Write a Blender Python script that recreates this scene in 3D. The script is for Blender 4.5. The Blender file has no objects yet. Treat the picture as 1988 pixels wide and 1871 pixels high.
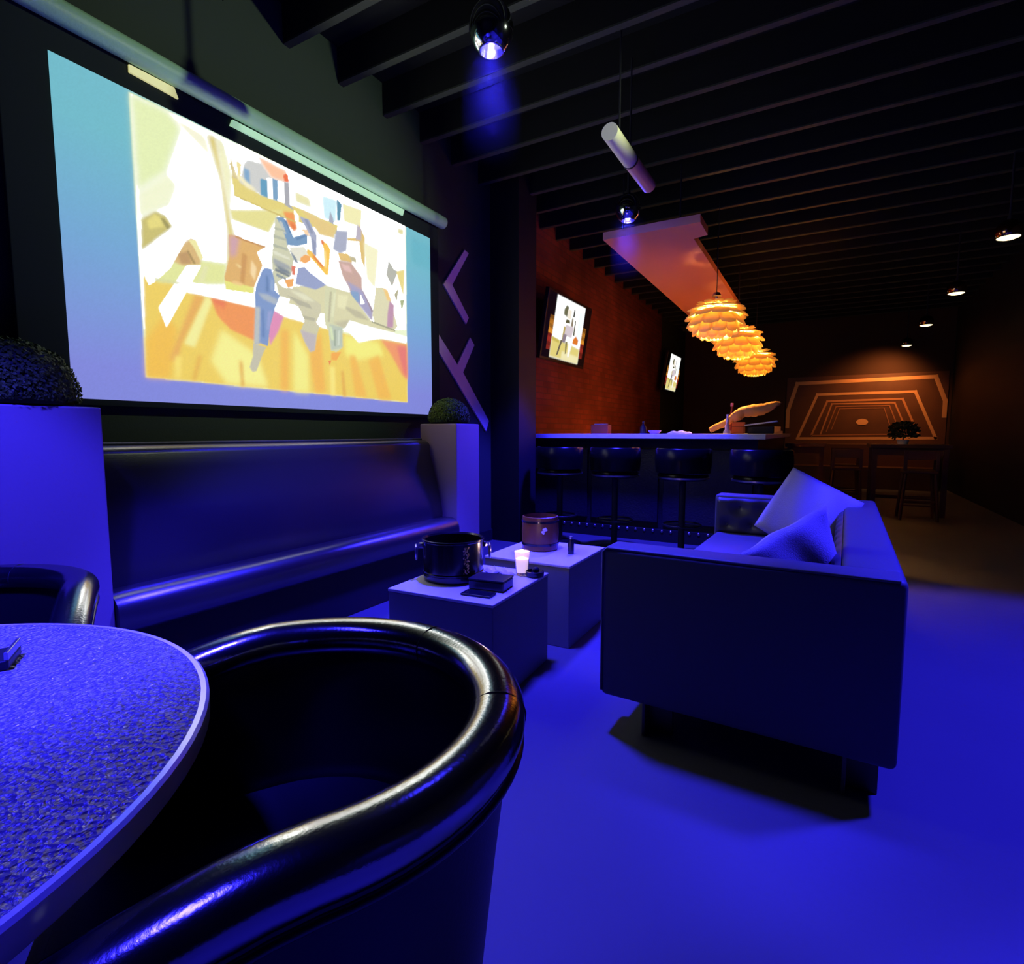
import bpy, bmesh, math, random
import numpy as np
from mathutils import Vector, Matrix
random.seed(7)
PI = math.pi
sc = bpy.context.scene
COL = sc.collection

# ------------------------------------------------------------------ helpers
def lin(h):
    """srgb (three numbers 0-255) -> linear rgb"""
    v = [k/255 for k in h]
    return [c/12.92 if c <= .04045 else ((c+.055)/1.055)**2.4 for c in v]

def mat(name, col, rough=.5, metal=0., spec=.5, bump=0., bscale=40., var=0., vscale=6., emit=None, estr=0., coat=0., sheen=0., ior=1.5):
    m = bpy.data.materials.new(name); m.use_nodes = True
    nt = m.node_tree; b = nt.nodes['Principled BSDF']
    b.inputs['Base Color'].default_value = (*col, 1)
    b.inputs['Roughness'].default_value = rough
    b.inputs['Metallic'].default_value = metal
    b.inputs['Specular IOR Level'].default_value = spec
    b.inputs['IOR'].default_value = ior
    b.inputs['Coat Weight'].default_value = coat
    b.inputs['Sheen Weight'].default_value = sheen
    if emit:
        b.inputs['Emission Color'].default_value = (*emit, 1)
        b.inputs['Emission Strength'].default_value = estr
    tc = None
    if bump or var:
        tc = nt.nodes.new('ShaderNodeTexCoord')
    if bump:
        n = nt.nodes.new('ShaderNodeTexNoise'); n.inputs['Scale'].default_value = bscale
        n.inputs['Detail'].default_value = 4
        nt.links.new(tc.outputs['Object'], n.inputs['Vector'])
        bp = nt.nodes.new('ShaderNodeBump'); bp.inputs['Strength'].default_value = bump
        bp.inputs['Distance'].default_value = .01
        nt.links.new(n.outputs['Fac'], bp.inputs['Height'])
        nt.links.new(bp.outputs['Normal'], b.inputs['Normal'])
    if var:
        n2 = nt.nodes.new('ShaderNodeTexNoise'); n2.inputs['Scale'].default_value = vscale
        n2.inputs['Detail'].default_value = 5
        nt.links.new(tc.outputs['Object'], n2.inputs['Vector'])
        mx = nt.nodes.new('ShaderNodeMix'); mx.data_type = 'RGBA'
        mx.inputs[6].default_value = (*[c*(1-var) for c in col], 1)
        mx.inputs[7].default_value = (*[min(1, c*(1+var)) for c in col], 1)
        nt.links.new(n2.outputs['Fac'], mx.inputs[0])
        nt.links.new(mx.outputs[2], b.inputs['Base Color'])
    return m

def emat(name, strength=1., diffuse=.1):
    """a lit picture: emission from the mesh's colour attribute"""
    m = bpy.data.materials.new(name); m.use_nodes = True
    nt = m.node_tree; b = nt.nodes['Principled BSDF']
    a = nt.nodes.new('ShaderNodeVertexColor'); a.layer_name = 'picture'
    b.inputs['Base Color'].default_value = (diffuse, diffuse, diffuse, 1)
    b.inputs['Roughness'].default_value = .9
    b.inputs['Specular IOR Level'].default_value = 0
    nt.links.new(a.outputs['Color'], b.inputs['Emission Color'])
    b.inputs['Emission Strength'].default_value = strength
    return m

def obj(name, bm, m, parent=None, smooth=None):
    """link a bmesh as ONE mesh object"""
    me = bpy.data.meshes.new(name)
    bmesh.ops.recalc_face_normals(bm, faces=bm.faces[:])
    bm.to_mesh(me); bm.free()
    for k in (m if isinstance(m, (list, tuple)) else [m]):
        me.materials.append(k)
    if smooth is not None:
        me.polygons.foreach_set('use_smooth', [True]*len(me.polygons))
        if smooth < 179:
            me.set_sharp_from_angle(angle=math.radians(smooth))
    o = bpy.data.objects.new(name, me); COL.objects.link(o)
    if parent: o.parent = parent
    return o

def thing(name, label, cat, loc=(0, 0, 0), rz=0., group=None):
    o = bpy.data.objects.new(name, None); COL.objects.link(o)
    o.empty_display_size = .1
    o.location = loc; o.rotation_euler = (0, 0, rz)
    return tag(o, label, cat, group)

def tag(o, label, cat, group=None):
    o['label'] = label; o['category'] = cat
    if group: o['group'] = group
    return o

def struct(name, bm, m, smooth=None):
    o = obj(name, bm, m, None, smooth); o['kind'] = 'structure'; return o

def dup(root, loc, rz, label=None):
    r = root.copy(); COL.objects.link(r); r.location = loc; r.rotation_euler = (0, 0, rz)
    if label: r['label'] = label
    for ch in root.children:
        c = ch.copy(); COL.objects.link(c); c.parent = r
        for g in ch.children:
            d = g.copy(); COL.objects.link(d); d.parent = c
    return r

def B(): return bmesh.new()

def box(bm, x0, x1, y0, y1, z0, z1, bev=0., seg=2, M=None, mi=0):
    t = bmesh.new(); bmesh.ops.create_cube(t, size=1)
    for v in t.verts:
        v.co = Vector((x0+(v.co.x+.5)*(x1-x0), y0+(v.co.y+.5)*(y1-y0), z0+(v.co.z+.5)*(z1-z0)))
    if bev: bmesh.ops.bevel(t, geom=t.edges[:], offset=bev, segments=seg, affect='EDGES', profile=.5)
    merge(bm, t, M, mi); return bm

def merge(bm, t, M=None, mi=None):
    if M is not None: bmesh.ops.transform(t, matrix=M, verts=t.verts)
    me = bpy.data.meshes.new('tmp'); 
    if mi is not None:
        for f in t.faces: f.material_index = mi
    t.to_mesh(me); t.free(); bm.from_mesh(me); bpy.data.meshes.remove(me)

def lathe(bm, prof, n=32, M=None, mi=None, a0=0., a1=2*PI):
    t = bmesh.new(); full = abs(a1-a0-2*PI) < 1e-6
    k = n if full else n+1
    rings = []
    for r, z in prof:
        if r < 1e-6: rings.append([t.verts.new((0, 0, z))])
        else: rings.append([t.verts.new((r*math.cos(a0+(a1-a0)*i/n), r*math.sin(a0+(a1-a0)*i/n), z)) for i in range(k)])
    for A, C in zip(rings, rings[1:]):
        for i in range(n):
            j = (i+1) % k
            if len(A) == 1 and len(C) == 1: continue
            if len(A) == 1: t.faces.new((A[0], C[i], C[j]))
            elif len(C) == 1: t.faces.new((A[i], A[j], C[0]))
            else: t.faces.new((A[i], A[j], C[j], C[i]))
    merge(bm, t, M, mi); return bm

def tube(bm, pts, r, n=10, caps=True, M=None, closed=False):
    t = bmesh.new(); pts = [Vector(p) for p in pts]; rings = []
    rr = r if isinstance(r, (list, tuple)) else [r]*len(pts)
    L = len(pts); prev = None
    for i, p in enumerate(pts):
        d = (pts[(i+1) % L]-pts[i-1]) if closed else (pts[min(i+1, L-1)]-pts[max(i-1, 0)])
        d.normalize()
        ref = prev if prev is not None else (Vector((0, 0, 1)) if abs(d.z) < .9 else Vector((1, 0, 0)))
        a = d.cross(ref).normalized() if prev is None else (ref-d*ref.dot(d)).normalized()
        b = d.cross(a); prev = a
        rings.append([t.verts.new(p+(a*math.cos(2*PI*k/n)+b*math.sin(2*PI*k/n))*rr[i]) for k in range(n)])
    for i in range(L if closed else L-1):
        A, C = rings[i], rings[(i+1) % L]
        for k in range(n): t.faces.new((A[k], A[(k+1) % n], C[(k+1) % n], C[k]))
    if caps and not closed:
        t.faces.new(rings[0][::-1]); t.faces.new(rings[-1])
    merge(bm, t, M); return bm

def prism(bm, pts, d, M=None, mi=0):
    """polygon in (a, b) extruded by d along the third axis; M places it"""
    t = bmesh.new()
    lo = [t.verts.new((a, b, 0)) for a, b in pts]; hi = [t.verts.new((a, b, d)) for a, b in pts]
    t.faces.new(lo[::-1]); t.faces.new(hi)
    n = len(pts)
    for i in range(n): t.faces.new((lo[i], lo[(i+1) % n], hi[(i+1) % n], hi[i]))
    merge(bm, t, M, mi); return bm

def sweep(bm, path, prof, closed_prof=True, caps=True):
    """path: list of (point, outward, up); prof: list of (out, up)"""
    t = bmesh.new(); rings = []
    for p, o, u in path:
        rings.append([t.verts.new(Vector(p)+Vector(o)*a+Vector(u)*b) for a, b in prof])
    n = len(prof)
    for A, C in zip(rings, rings[1:]):
        for k in range(n if closed_prof else n-1):
            t.faces.new((A[k], A[(k+1) % n], C[(k+1) % n], C[k]))
    if caps and closed_prof:
        t.faces.new(rings[0][::-1]); t.faces.new(rings[-1])
    merge(bm, t); return bm

def rot(rx=0, ry=0, rz=0, loc=(0, 0, 0)):
    return Matrix.Translation(loc) @ Matrix.Rotation(rz, 4, 'Z') @ Matrix.Rotation(ry, 4, 'Y') @ Matrix.Rotation(rx, 4, 'X')
YZ = Matrix(((0, 0, 1, 0), (1, 0, 0, 0), (0, 1, 0, 0), (0, 0, 0, 1)))   # (a,b,d) -> (y,z,x)

# ------------------------------------------------------------------ pictures as colour grids
def raster(nu, nv, polys, boost, base):
    """polys: (colour, softness, flat list of u,v in thousandths); returns (nv+1, nu+1, 3) linear"""
    u, v = np.meshgrid(np.linspace(0, 1, nu+1), np.linspace(0, 1, nv+1))
    ss = [(a, b) for a in (-.25, .25) for b in (-.25, .25)]
    img = base(u, v)
    for c, s, q in polys:
        col = np.array(lin((250, 253, 250) if c == 'W' else c))
        px = np.array(q[0::2])/1000; py = np.array(q[1::2])/1000
        m = np.zeros_like(u)
        for a, b in ss:
            uu = u+a/nu; vv = v+b/nv; ins = np.zeros(u.shape, bool); j = len(px)-1
            for i in range(len(px)):
                if py[i] != py[j]:
                    ins ^= ((py[i] > vv) != (py[j] > vv)) & (uu < (px[j]-px[i])*(vv-py[i])/(py[j]-py[i])+px[i])
                j = i
            m += ins/4.
        for _ in range(int(s*2.5)):
            p = np.pad(m, 1, mode='edge')
            m = (p[:-2, 1:-1]+p[2:, 1:-1]+p[1:-1, :-2]+p[1:-1, 2:]+p[1:-1, 1:-1]*2)/6
        img = img*(1-m[..., None])+col*m[..., None]
    k = np.clip((img.min(-1)-.72)/.2, 0, 1)          # the screen's own whites are far brighter than paper white
    return img*(1+(boost-1)*k)[..., None]

def picture(name, img, fn, m, parent):
    """a flat grid carrying img; fn(u, v) -> point arrays"""
    nv, nu = img.shape[0]-1, img.shape[1]-1
    u, v = np.meshgrid(np.linspace(0, 1, nu+1), np.linspace(0, 1, nv+1))
    co = np.stack(fn(u, v), -1).reshape(-1, 3)
    i = np.arange((nu+1)*(nv+1)).reshape(nv+1, nu+1)
    f = np.stack((i[:-1, :-1], i[:-1, 1:], i[1:, 1:], i[1:, :-1]), -1).reshape(-1, 4)
    me = bpy.data.meshes.new(name)
    me.from_pydata(co.tolist(), [], f.tolist())
    a = me.color_attributes.new('picture', 'FLOAT_COLOR', 'POINT')
    rgba = np.ones((len(co), 4), np.float32); rgba[:, :3] = img.reshape(-1, 3)
    a.data.foreach_set('color', rgba.ravel())
    me.materials.append(m)
    o = bpy.data.objects.new(name, me); COL.objects.link(o); o.parent = parent
    return o
PIC = [
((236,244,205),0,[120,994,884,1019,877,61,120,82]),
('W',0,[123,990,879,1008,876,454,122,240]),
((226,237,176),7,[123,990,188,992,213,956,197,875,179,785,153,739,125,687]),
((240,243,205),6,[125,687,179,785,200,757,183,677,154,639,125,600]),
((248,246,215),8,[188,992,264,975,288,833,262,906,213,956]),
((240,238,190),5,[283,983,300,982,317,872,309,707,294,875]),
((222,206,120),3,[267,978,283,983,309,707,320,627,313,508,296,520,302,646,291,836]),
((236,205,88),1,[127,430,175,422,205,397,366,390,575,368,684,362,880,386,877,62,121,82]),
((240,190,70),6,[124,206,162,304,185,258,165,85,121,82]),
((244,238,140),8,[278,284,362,206,385,85,284,82,251,163]),
((240,182,74),6,[426,326,448,332,441,73,419,74]),
((240,182,74),6,[506,237,545,360,555,84,522,71]),
((242,235,130),9,[463,336,503,236,502,71,456,73]),
((242,235,120),9,[624,358,755,355,776,294,663,246,626,262]),
((240,185,75),6,[641,266,663,270,703,75,659,71]),
((240,185,75),6,[712,255,754,290,805,72,750,67]),
((238,150,98),4,[762,375,877,374,879,183,853,209,809,302]),
((228,120,110),6,[832,355,877,366,879,191,863,216]),
((224,228,150),2,[147,439,178,493,240,522,296,535,291,457,227,431,151,407]),
('W',0,[212,432,294,443,365,439,364,394,275,395,210,397]),
((200,188,106),1,[129,603,154,642,173,640,186,610,126,500]),
((228,215,120),1,[139,603,153,632,164,625,169,600,142,577]),
((215,180,115),1,[178,493,208,569,223,591,233,582,242,536,237,503,202,485]),
((190,150,95),1,[193,523,214,540,220,500,199,491]),
((238,230,160),0,[215,582,231,588,246,534,238,521,226,561]),
('W',0,[123,489,185,583,222,615,177,466,148,409,136,392,125,435]),
('W',0,[210,490,240,504,164,260,151,323]),
((242,236,150),2,[244,395,261,390,218,204,196,212]),
((230,172,82),3,[223,393,245,394,191,209,182,149,165,146]),
((238,148,76),1,[257,394,364,394,358,262,299,290,269,336]),
((232,120,76),3,[257,394,292,392,279,349]),
((222,175,100),0,[304,647,320,652,394,647,371,614,384,570,360,473,291,445,290,487,303,565]),
((205,160,168),4,[305,642,329,651,319,578,304,562]),
((246,225,160),1,[316,544,325,543,337,534,327,534]),
((230,226,120),0,[290,470,360,473,358,448,291,438]),
((226,208,115),0,[317,872,385,844,483,856,611,854,610,810,481,796,397,798,321,800]),
((228,220,140),1,[310,740,444,820,428,786,403,708,314,708]),
((214,196,140),0,[315,945,321,916,332,867,320,864,314,907]),
((238,222,150),0,[329,933,341,930,336,863,332,863]),
((205,205,200),1,[335,858,347,935,356,957,391,968,416,929,451,938,455,852,429,850,385,846]),
((250,192,150),2,[382,988,458,986,451,938,416,931,395,965]),
('W',0,[404,922,418,928,418,849,405,845]),
('W',0,[433,930,450,935,450,853,431,851]),
((125,165,198),1,[346,919,360,921,361,864,347,864]),
((95,155,186),0,[387,908,404,912,405,845,386,843]),
((120,160,192),0,[418,930,433,930,431,849,418,849]),
((168,168,172),0,[450,937,464,943,465,856,475,839,450,845]),
((236,108,48),0,[449,963,456,977,462,972,464,945,450,939]),
((205,238,245),3,[563,956,612,967,606,861,566,858]),
((85,140,166),0,[612,972,628,956,621,880,610,874]),
((165,170,186),0,[588,902,598,874,599,850,582,854]),
((228,200,125),1,[492,857,606,844,598,789,551,780,518,830]),
((168,172,192),1,[606,828,647,846,640,753,618,730,593,737]),
((240,234,175),1,[631,963,700,974,695,894,635,884]),
((222,190,110),0,[689,900,709,853,707,700,694,735,688,820,646,803,646,815,680,833]),
((185,175,186),1,[681,896,698,886,695,829,674,823]),
((190,180,140),1,[648,736,673,738,676,715,653,714]),
((226,216,150),2,[847,968,872,977,869,949,848,946]),
((226,190,110),0,[610,729,645,743,661,708,617,699]),
((200,165,150),1,[610,696,655,708,694,655,695,594,733,515,730,458,691,518,653,532,647,582,624,630]),
((165,160,192),2,[637,614,695,594,733,515,730,458,678,521]),
('W',0,[688,569,703,530,688,524]),
((130,160,196),1,[651,576,681,578,684,530,655,530]),
((216,211,166),0,[465,519,564,563,647,565,730,451,829,438,822,425,729,420,644,432,640,392,593,388,559,433,511,440,450,440]),
((196,190,155),2,[576,397,644,437,640,392,601,385]),
((220,215,175),0,[748,627,777,639,809,586,838,460,822,436,740,449,733,485]),
((190,145,170),1,[805,584,824,567,818,448,791,440,795,512]),
((180,180,166),0,[804,787,827,751,843,747,817,655,793,708]),
((232,214,130),1,[836,744,874,772,867,631,847,701]),
((240,200,120),1,[777,639,797,633,813,582,794,583]),
((170,180,132),0,[850,601,871,611,858,539]),
((180,175,140),0,[825,621,846,666,836,585]),
((244,240,196),3,[705,827,763,819,745,621,714,658]),
((238,244,240),4,[506,874,557,917,562,856,521,862]),
((232,226,170),2,[480,918,522,917,527,883,482,877]),
((205,205,172),0,[422,778,442,794,452,750,453,679,470,630,458,554,437,539,412,506,408,601,418,717]),
((160,165,165),1,[412,613,454,602,466,586,432,581,412,593]),
((120,130,140),1,[414,590,454,580,462,565,432,564]),
((115,150,186),0,[425,780,445,792,462,756,472,727,512,764,513,720,480,693,453,684,442,744]),
((190,195,190),0,[432,772,440,772,452,727,443,728]),
((165,170,192),0,[491,823,518,826,542,773,540,683,529,665,523,754]),
((225,228,225),0,[512,770,524,751,529,669,521,687,514,728]),
((228,225,205),1,[456,677,502,704,517,681,492,630,473,632]),
((130,140,150),0,[459,667,476,644,484,622,472,625]),
((240,150,70),1,[445,815,474,828,483,767,473,751,457,769]),
((226,100,40),2,[462,785,479,773,473,753]),
('W',0,[476,840,489,822,487,786,478,796]),
('W',0,[467,745,477,747,472,723]),
((250,212,165),0,[493,772,513,779,520,757,509,755]),
((150,160,196),0,[481,603,501,617,518,600,569,567,534,533,472,532]),
('W',0,[523,611,541,630,574,613,586,717,619,640,583,578]),
('W',0,[543,743,566,732,564,645,538,662]),
((246,196,70),0,[555,760,575,752,585,732,575,614,567,610,510,678,512,701,526,690,564,645,563,721]),
((226,100,40),1,[555,760,565,759,563,739,556,741]),
((226,110,40),1,[526,685,558,651,561,634,529,669]),
((242,170,88),0,[490,650,504,670,518,670,521,654,503,630,489,635]),
((240,168,88),0,[440,536,469,555,465,519,449,508]),
((225,120,92),0,[462,603,475,609,473,569,464,565]),
((205,200,166),0,[414,525,439,504,476,515,549,473,548,436,532,390,542,375,531,324,524,263,510,253,493,296,482,335,495,379,484,424,464,460,425,465]),
((190,180,180),1,[482,342,531,333,524,263,510,253,493,296]),
('W',0,[429,439,470,441,496,386,411,401]),
((212,212,170),0,[564,558,602,564,588,403,619,391,614,293,596,272,576,275,571,363,557,393]),
((185,195,176),1,[574,394,619,391,618,299,578,276]),
((242,170,68),0,[578,264,612,276,595,232,577,233]),
((236,130,60),0,[567,226,577,228,571,206]),
('W',0,[546,427,558,423,560,390,539,392]),
('W',1,[644,429,878,416,877,380,766,381,676,335,643,376,623,377]),
((222,140,178),1,[408,401,436,384,419,318,395,253,391,312]),
((125,150,196),0,[389,562,407,566,414,521,413,484,427,466,411,406,397,332,389,249,369,257,355,247,361,389,360,441,364,478,382,549]),
((170,180,190),1,[368,456,395,458,422,447,414,424,381,436]),
((186,190,186),1,[361,397,373,401,367,250,353,247]),
((195,190,166),0,[351,250,384,244,373,208,357,143,347,137,340,156,350,203]),
((180,184,160),0,[418,739,446,743,448,735,418,729]),
((178,182,160),0,[415,707,451,708,452,700,414,694]),
((176,180,158),0,[412,671,453,671,454,661,412,658]),
((222,222,196),0,[414,643,458,635,459,625,414,629]),
((120,128,130),0,[417,574,456,562,455,553,416,562]),
((140,150,150),0,[419,555,447,546,445,536,419,542]),
((90,125,165),0,[446,784,453,784,466,741,461,738]),
((95,130,170),0,[478,726,509,755,510,750,481,717]),
((140,148,172),0,[504,822,515,822,531,776,525,768]),
((145,152,178),0,[526,751,539,740,536,686,529,687]),
((96,126,172),1,[391,532,397,535,398,471,390,468]),
((150,172,205),1,[405,528,410,520,409,478,402,481]),
((100,128,178),1,[377,394,382,396,382,283,375,281]),
((150,160,205),1,[393,389,404,399,394,317,388,315]),
((180,176,150),0,[445,477,511,462,521,443,480,447]),
((182,178,150),0,[491,407,529,405,526,391,494,392]),
((226,224,190),1,[452,501,497,501,531,478,496,474]),
((190,186,150),0,[579,541,586,544,576,404,569,402]),
((226,226,186),1,[593,542,600,542,588,431,581,429]),
((160,172,150),0,[589,372,596,374,594,298,587,297]),
((205,214,196),0,[603,372,610,374,607,306,600,304]),
((215,228,180),1,[575,383,582,385,588,325,579,323]),
((190,184,150),1,[613,498,687,485,718,455,667,454]),
((230,226,180),1,[606,538,643,547,630,480,603,481]),
((150,150,120),0,[730,456,829,438,827,432,730,448]),
((160,140,150),0,[695,594,701,588,735,506,731,494]),
((225,186,178),1,[620,685,649,688,660,660,630,661]),
((244,215,160),1,[356,577,368,552,362,499,352,525]),
((205,150,80),1,[334,595,346,590,336,479,326,479]),
((238,200,130),1,[309,478,331,479,330,467,306,465]),
((195,140,75),0,[320,652,394,647,391,640,319,644]),
((250,225,150),1,[562,717,569,715,571,644,566,641]),
((250,240,190),2,[318,892,342,880,379,852,353,849]),
((205,185,95),0,[321,803,397,798,481,796,481,789,397,792,321,798]),
((226,172,70),3,[224,176,232,178,216,86,209,84]),
((246,222,110),3,[177,166,190,165,185,86,175,85]),
((226,170,66),3,[316,176,323,177,325,76,317,77]),
((246,226,120),3,[571,199,589,202,589,69,572,69]),
((226,172,70),3,[610,187,619,188,625,68,614,68]),
((240,150,80),3,[269,376,280,373,290,307,279,323]),
((214,214,150),1,[147,419,195,425,195,418,146,410]),
((226,226,170),2,[245,506,256,509,243,445,232,444]),
((170,140,80),0,[211,540,215,544,229,504,224,500]),
((160,150,80),0,[164,625,170,628,181,607,176,594]),
]
# ------------------------------------------------------------------ materials
M = dict(
 roll=mat('glossy_black_leather', (.006, .006, .007), .17, spec=.5, bump=.04, bscale=170, ior=3.8),
 stool=mat('stool_leather', (.005, .005, .006), .25, spec=.15),
 paint=mat('black_wall_paint', (.032, .045, .03), .75, spec=.25, bump=.15, bscale=90),
 deck=mat('black_ceiling_paint', (.011, .012, .008), .8, spec=.2),
 joist_lit=mat('lit_joist_underside', (.038, .047, .024), .7, spec=.3, bump=.2, bscale=30),  # joist undersides, colour lightened for the screen light they catch
 concrete=mat('grey_concrete', (.1, .1, .104), .62, spec=.3, bump=.12, bscale=18, var=.12, vscale=1.4),
 black=mat('matte_black', (.012, .012, .014), .6, spec=.3),
 leather=mat('black_leather', (.024, .022, .02), .28, spec=.5, bump=.06, bscale=160, ior=2.),
 tub=mat('tub_chair_leather', (.006, .006, .007), .42, spec=.4, bump=.05, bscale=170),
 tubseam=mat('tub_chair_piping', (.05, .05, .055), .3, spec=.6),
 sofa=mat('dark_grey_velvet', (.1, .1, .107), .6, spec=.4, bump=.08, bscale=120),
 tuft=mat('charcoal_tufted_leather', (.05, .05, .056), .4, spec=.5),
 cushion=mat('grey_cotton', (.45, .42, .42), .9, spec=.2, bump=.25, bscale=220),
 white=mat('white_lacquer', (.3, .225, .2), .45, spec=.4, bump=.05, bscale=60),
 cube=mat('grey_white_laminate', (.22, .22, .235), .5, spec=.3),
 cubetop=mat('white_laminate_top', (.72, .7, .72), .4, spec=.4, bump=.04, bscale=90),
 stripe=mat('pale_painted_board', (.9, .72, .6), .7, spec=.2),
 casing=mat('green_grey_screen_case', (.36, .6, .36), .45, spec=.4, bump=.2, bscale=60),
 felt=mat('black_screen_border', (.02, .026, .022), .85, spec=.1),
 brick=None, bark=None,
 moss=mat('boxwood_leaf', (.06, .11, .008), .7, spec=.25, var=.5, vscale=40),
 mossdark=mat('topiary_core', (.01, .018, .002), .9),
 chrome=mat('dark_chrome', (.55, .56, .6), .07, metal=1),
 gold=mat('bronze_chrome', (.42, .22, .09), .12, metal=1),
 bluelens=mat('blue_lamp_lens', (.1, .1, .3), .3, emit=(.22, .2, 1.), estr=1.6),
 bluebulb=mat('blue_white_bulb', (.5, .5, .8), .3, emit=(.75, .75, 1.), estr=2.2),
 warmlens=mat('warm_lamp_lens', (.5, .4, .2), .3, emit=(1., .8, .38), estr=3.),
 stone=mat('white_stone_counter', (.8, .79, .8), .3, spec=.5),
 barfront=mat('bar_front_panel', (.012, .012, .014), .5, spec=.4, bump=.5, bscale=70),
 steel=mat('brushed_steel', (.5, .5, .52), .28, metal=1),
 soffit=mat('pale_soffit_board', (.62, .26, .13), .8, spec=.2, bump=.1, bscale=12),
 tubep=mat('white_tube', (.85, .8, .5), .5, spec=.4),
 paper=mat('white_paper', (.75, .73, .7), .8),
 plastic=mat('black_plastic', (.012, .012, .014), .35),
 bucket=mat('black_metal_bucket', (.012, .01, .01), .2, spec=.5),
 amber=mat('brown_wooden_barrel', (.2, .07, .015), .35, spec=.5, bump=.35, bscale=30),
 orange=mat('tan_wood', (.75, .34, .06), .6, bump=.3, bscale=25),
 redbox=mat('red_wood', (.55, .12, .02), .6),
 tvframe=mat('tv_bezel', (.008, .008, .01), .3),
 wood=mat('dark_brown_wood', (.09, .035, .015), .45, spec=.4, bump=.2, bscale=20),
 bush=mat('dark_green_foliage', (.03, .05, .02), .8),
)
def brickmat():
    m = mat('red_brown_brick', (.3, .12, .06), .85, spec=.2); nt = m.node_tree; b = nt.nodes['Principled BSDF']
    tc = nt.nodes.new('ShaderNodeTexCoord'); mp = nt.nodes.new('ShaderNodeMapping')
    mp.inputs['Rotation'].default_value = (0, PI/2, PI/2)
    sep = nt.nodes.new('ShaderNodeSeparateXYZ'); cmb = nt.nodes.new('ShaderNodeCombineXYZ')
    nt.links.new(tc.outputs['Object'], sep.inputs[0])
    nt.links.new(sep.outputs['Y'], cmb.inputs['X']); nt.links.new(sep.outputs['Z'], cmb.inputs['Y'])
    t = nt.nodes.new('ShaderNodeTexBrick')
    t.inputs['Color1'].default_value = (.24, .055, .035, 1); t.inputs['Color2'].default_value = (.17, .042, .026, 1)
    t.inputs['Mortar'].default_value = (.15, .05, .035, 1)
    t.inputs['Scale'].default_value = 1; t.inputs['Brick Width'].default_value = .22; t.inputs['Row Height'].default_value = .075
    t.inputs['Mortar Size'].default_value = .008
    nt.links.new(cmb.outputs[0], t.inputs['Vector'])
    n = nt.nodes.new('ShaderNodeTexNoise'); n.inputs['Scale'].default_value = 1.3; n.inputs['Detail'].default_value = 6
    nt.links.new(tc.outputs['Object'], n.inputs['Vector'])
    mr = nt.nodes.new('ShaderNodeMapRange'); mr.inputs[1].default_value = .3; mr.inputs[2].default_value = .7
    mr.inputs[3].default_value = .55; mr.inputs[4].default_value = 1.25
    nt.links.new(n.outputs['Fac'], mr.inputs[0])
    mx = nt.nodes.new('ShaderNodeVectorMath'); mx.operation = 'SCALE'
    nt.links.new(t.outputs['Color'], mx.inputs[0]); nt.links.new(mr.outputs[0], mx.inputs['Scale'])
    nt.links.new(mx.outputs[0], b.inputs['Base Color'])
    bp = nt.nodes.new('ShaderNodeBump'); bp.inputs['Strength'].default_value = .6; bp.inputs['Distance'].default_value = .008
    bp.invert = True
    nt.links.new(t.outputs['Fac'], bp.inputs['Height']); nt.links.new(bp.outputs[0], b.inputs['Normal'])
    return m
M['brick'] = brickmat()
def hammered():
    m = mat('hammered_pewter_top', (.42, .42, .44), .27, spec=.5, ior=1.6); nt = m.node_tree; b = nt.nodes['Principled BSDF']
    tc = nt.nodes.new('ShaderNodeTexCoord')
    v = nt.nodes.new('ShaderNodeTexVoronoi'); v.inputs['Scale'].default_value = 120; v.inputs['Randomness'].default_value = 1
    n = nt.nodes.new('ShaderNodeTexNoise'); n.inputs['Scale'].default_value = 75; n.inputs['Detail'].default_value = 5; n.inputs['Distortion'].default_value = 1.2
    wv = nt.nodes.new('ShaderNodeMapping'); wv.inputs['Scale'].default_value = (1, 1, 1)
    nt.links.new(tc.outputs['Object'], wv.inputs[0])
    nt.links.new(wv.outputs[0], v.inputs['Vector']); nt.links.new(wv.outputs[0], n.inputs['Vector'])
    ad = nt.nodes.new('ShaderNodeMath'); ad.operation = 'ADD'
    nt.links.new(v.outputs['Distance'], ad.inputs[0]); nt.links.new(n.outputs['Fac'], ad.inputs[1])
    bp = nt.nodes.new('ShaderNodeBump'); bp.inputs['Strength'].default_value = 1.; bp.inputs['Distance'].default_value = .009
    nt.links.new(ad.outputs[0], bp.inputs['Height']); nt.links.new(bp.outputs[0], b.inputs['Normal'])
    b.inputs['Metallic'].default_value = .55
    return m
M['hammered'] = hammered()
M['rim'] = mat('pale_table_edge', (.75, .75, .78), .22, spec=.5, ior=2.2)
def petalmat():
    m = bpy.data.materials.new('amber_veneer'); m.use_nodes = True; nt = m.node_tree
    nt.nodes.clear(); out = nt.nodes.new('ShaderNodeOutputMaterial')
    d = nt.nodes.new('ShaderNodeBsdfDiffuse'); d.inputs[0].default_value = (.95, .72, .26, 1)
    t = nt.nodes.new('ShaderNodeBsdfTranslucent'); t.inputs[0].default_value = (.95, .72, .28, 1)
    e = nt.nodes.new('ShaderNodeEmission'); e.inputs[0].default_value = (1, .5, .08, 1); e.inputs[1].default_value = .12
    mx = nt.nodes.new('ShaderNodeMixShader'); mx.inputs[0].default_value = .45
    ad = nt.nodes.new('ShaderNodeAddShader')
    nt.links.new(d.outputs[0], mx.inputs[1]); nt.links.new(t.outputs[0], mx.inputs[2])
    nt.links.new(mx.outputs[0], ad.inputs[0]); nt.links.new(e.outputs[0], ad.inputs[1])
    nt.links.new(ad.outputs[0], out.inputs[0]); return m
M['petal'] = petalmat()
M['bulb'] = mat('warm_bulb', (1, .8, .5), .4, emit=(1, .62, .2), estr=10)
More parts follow.
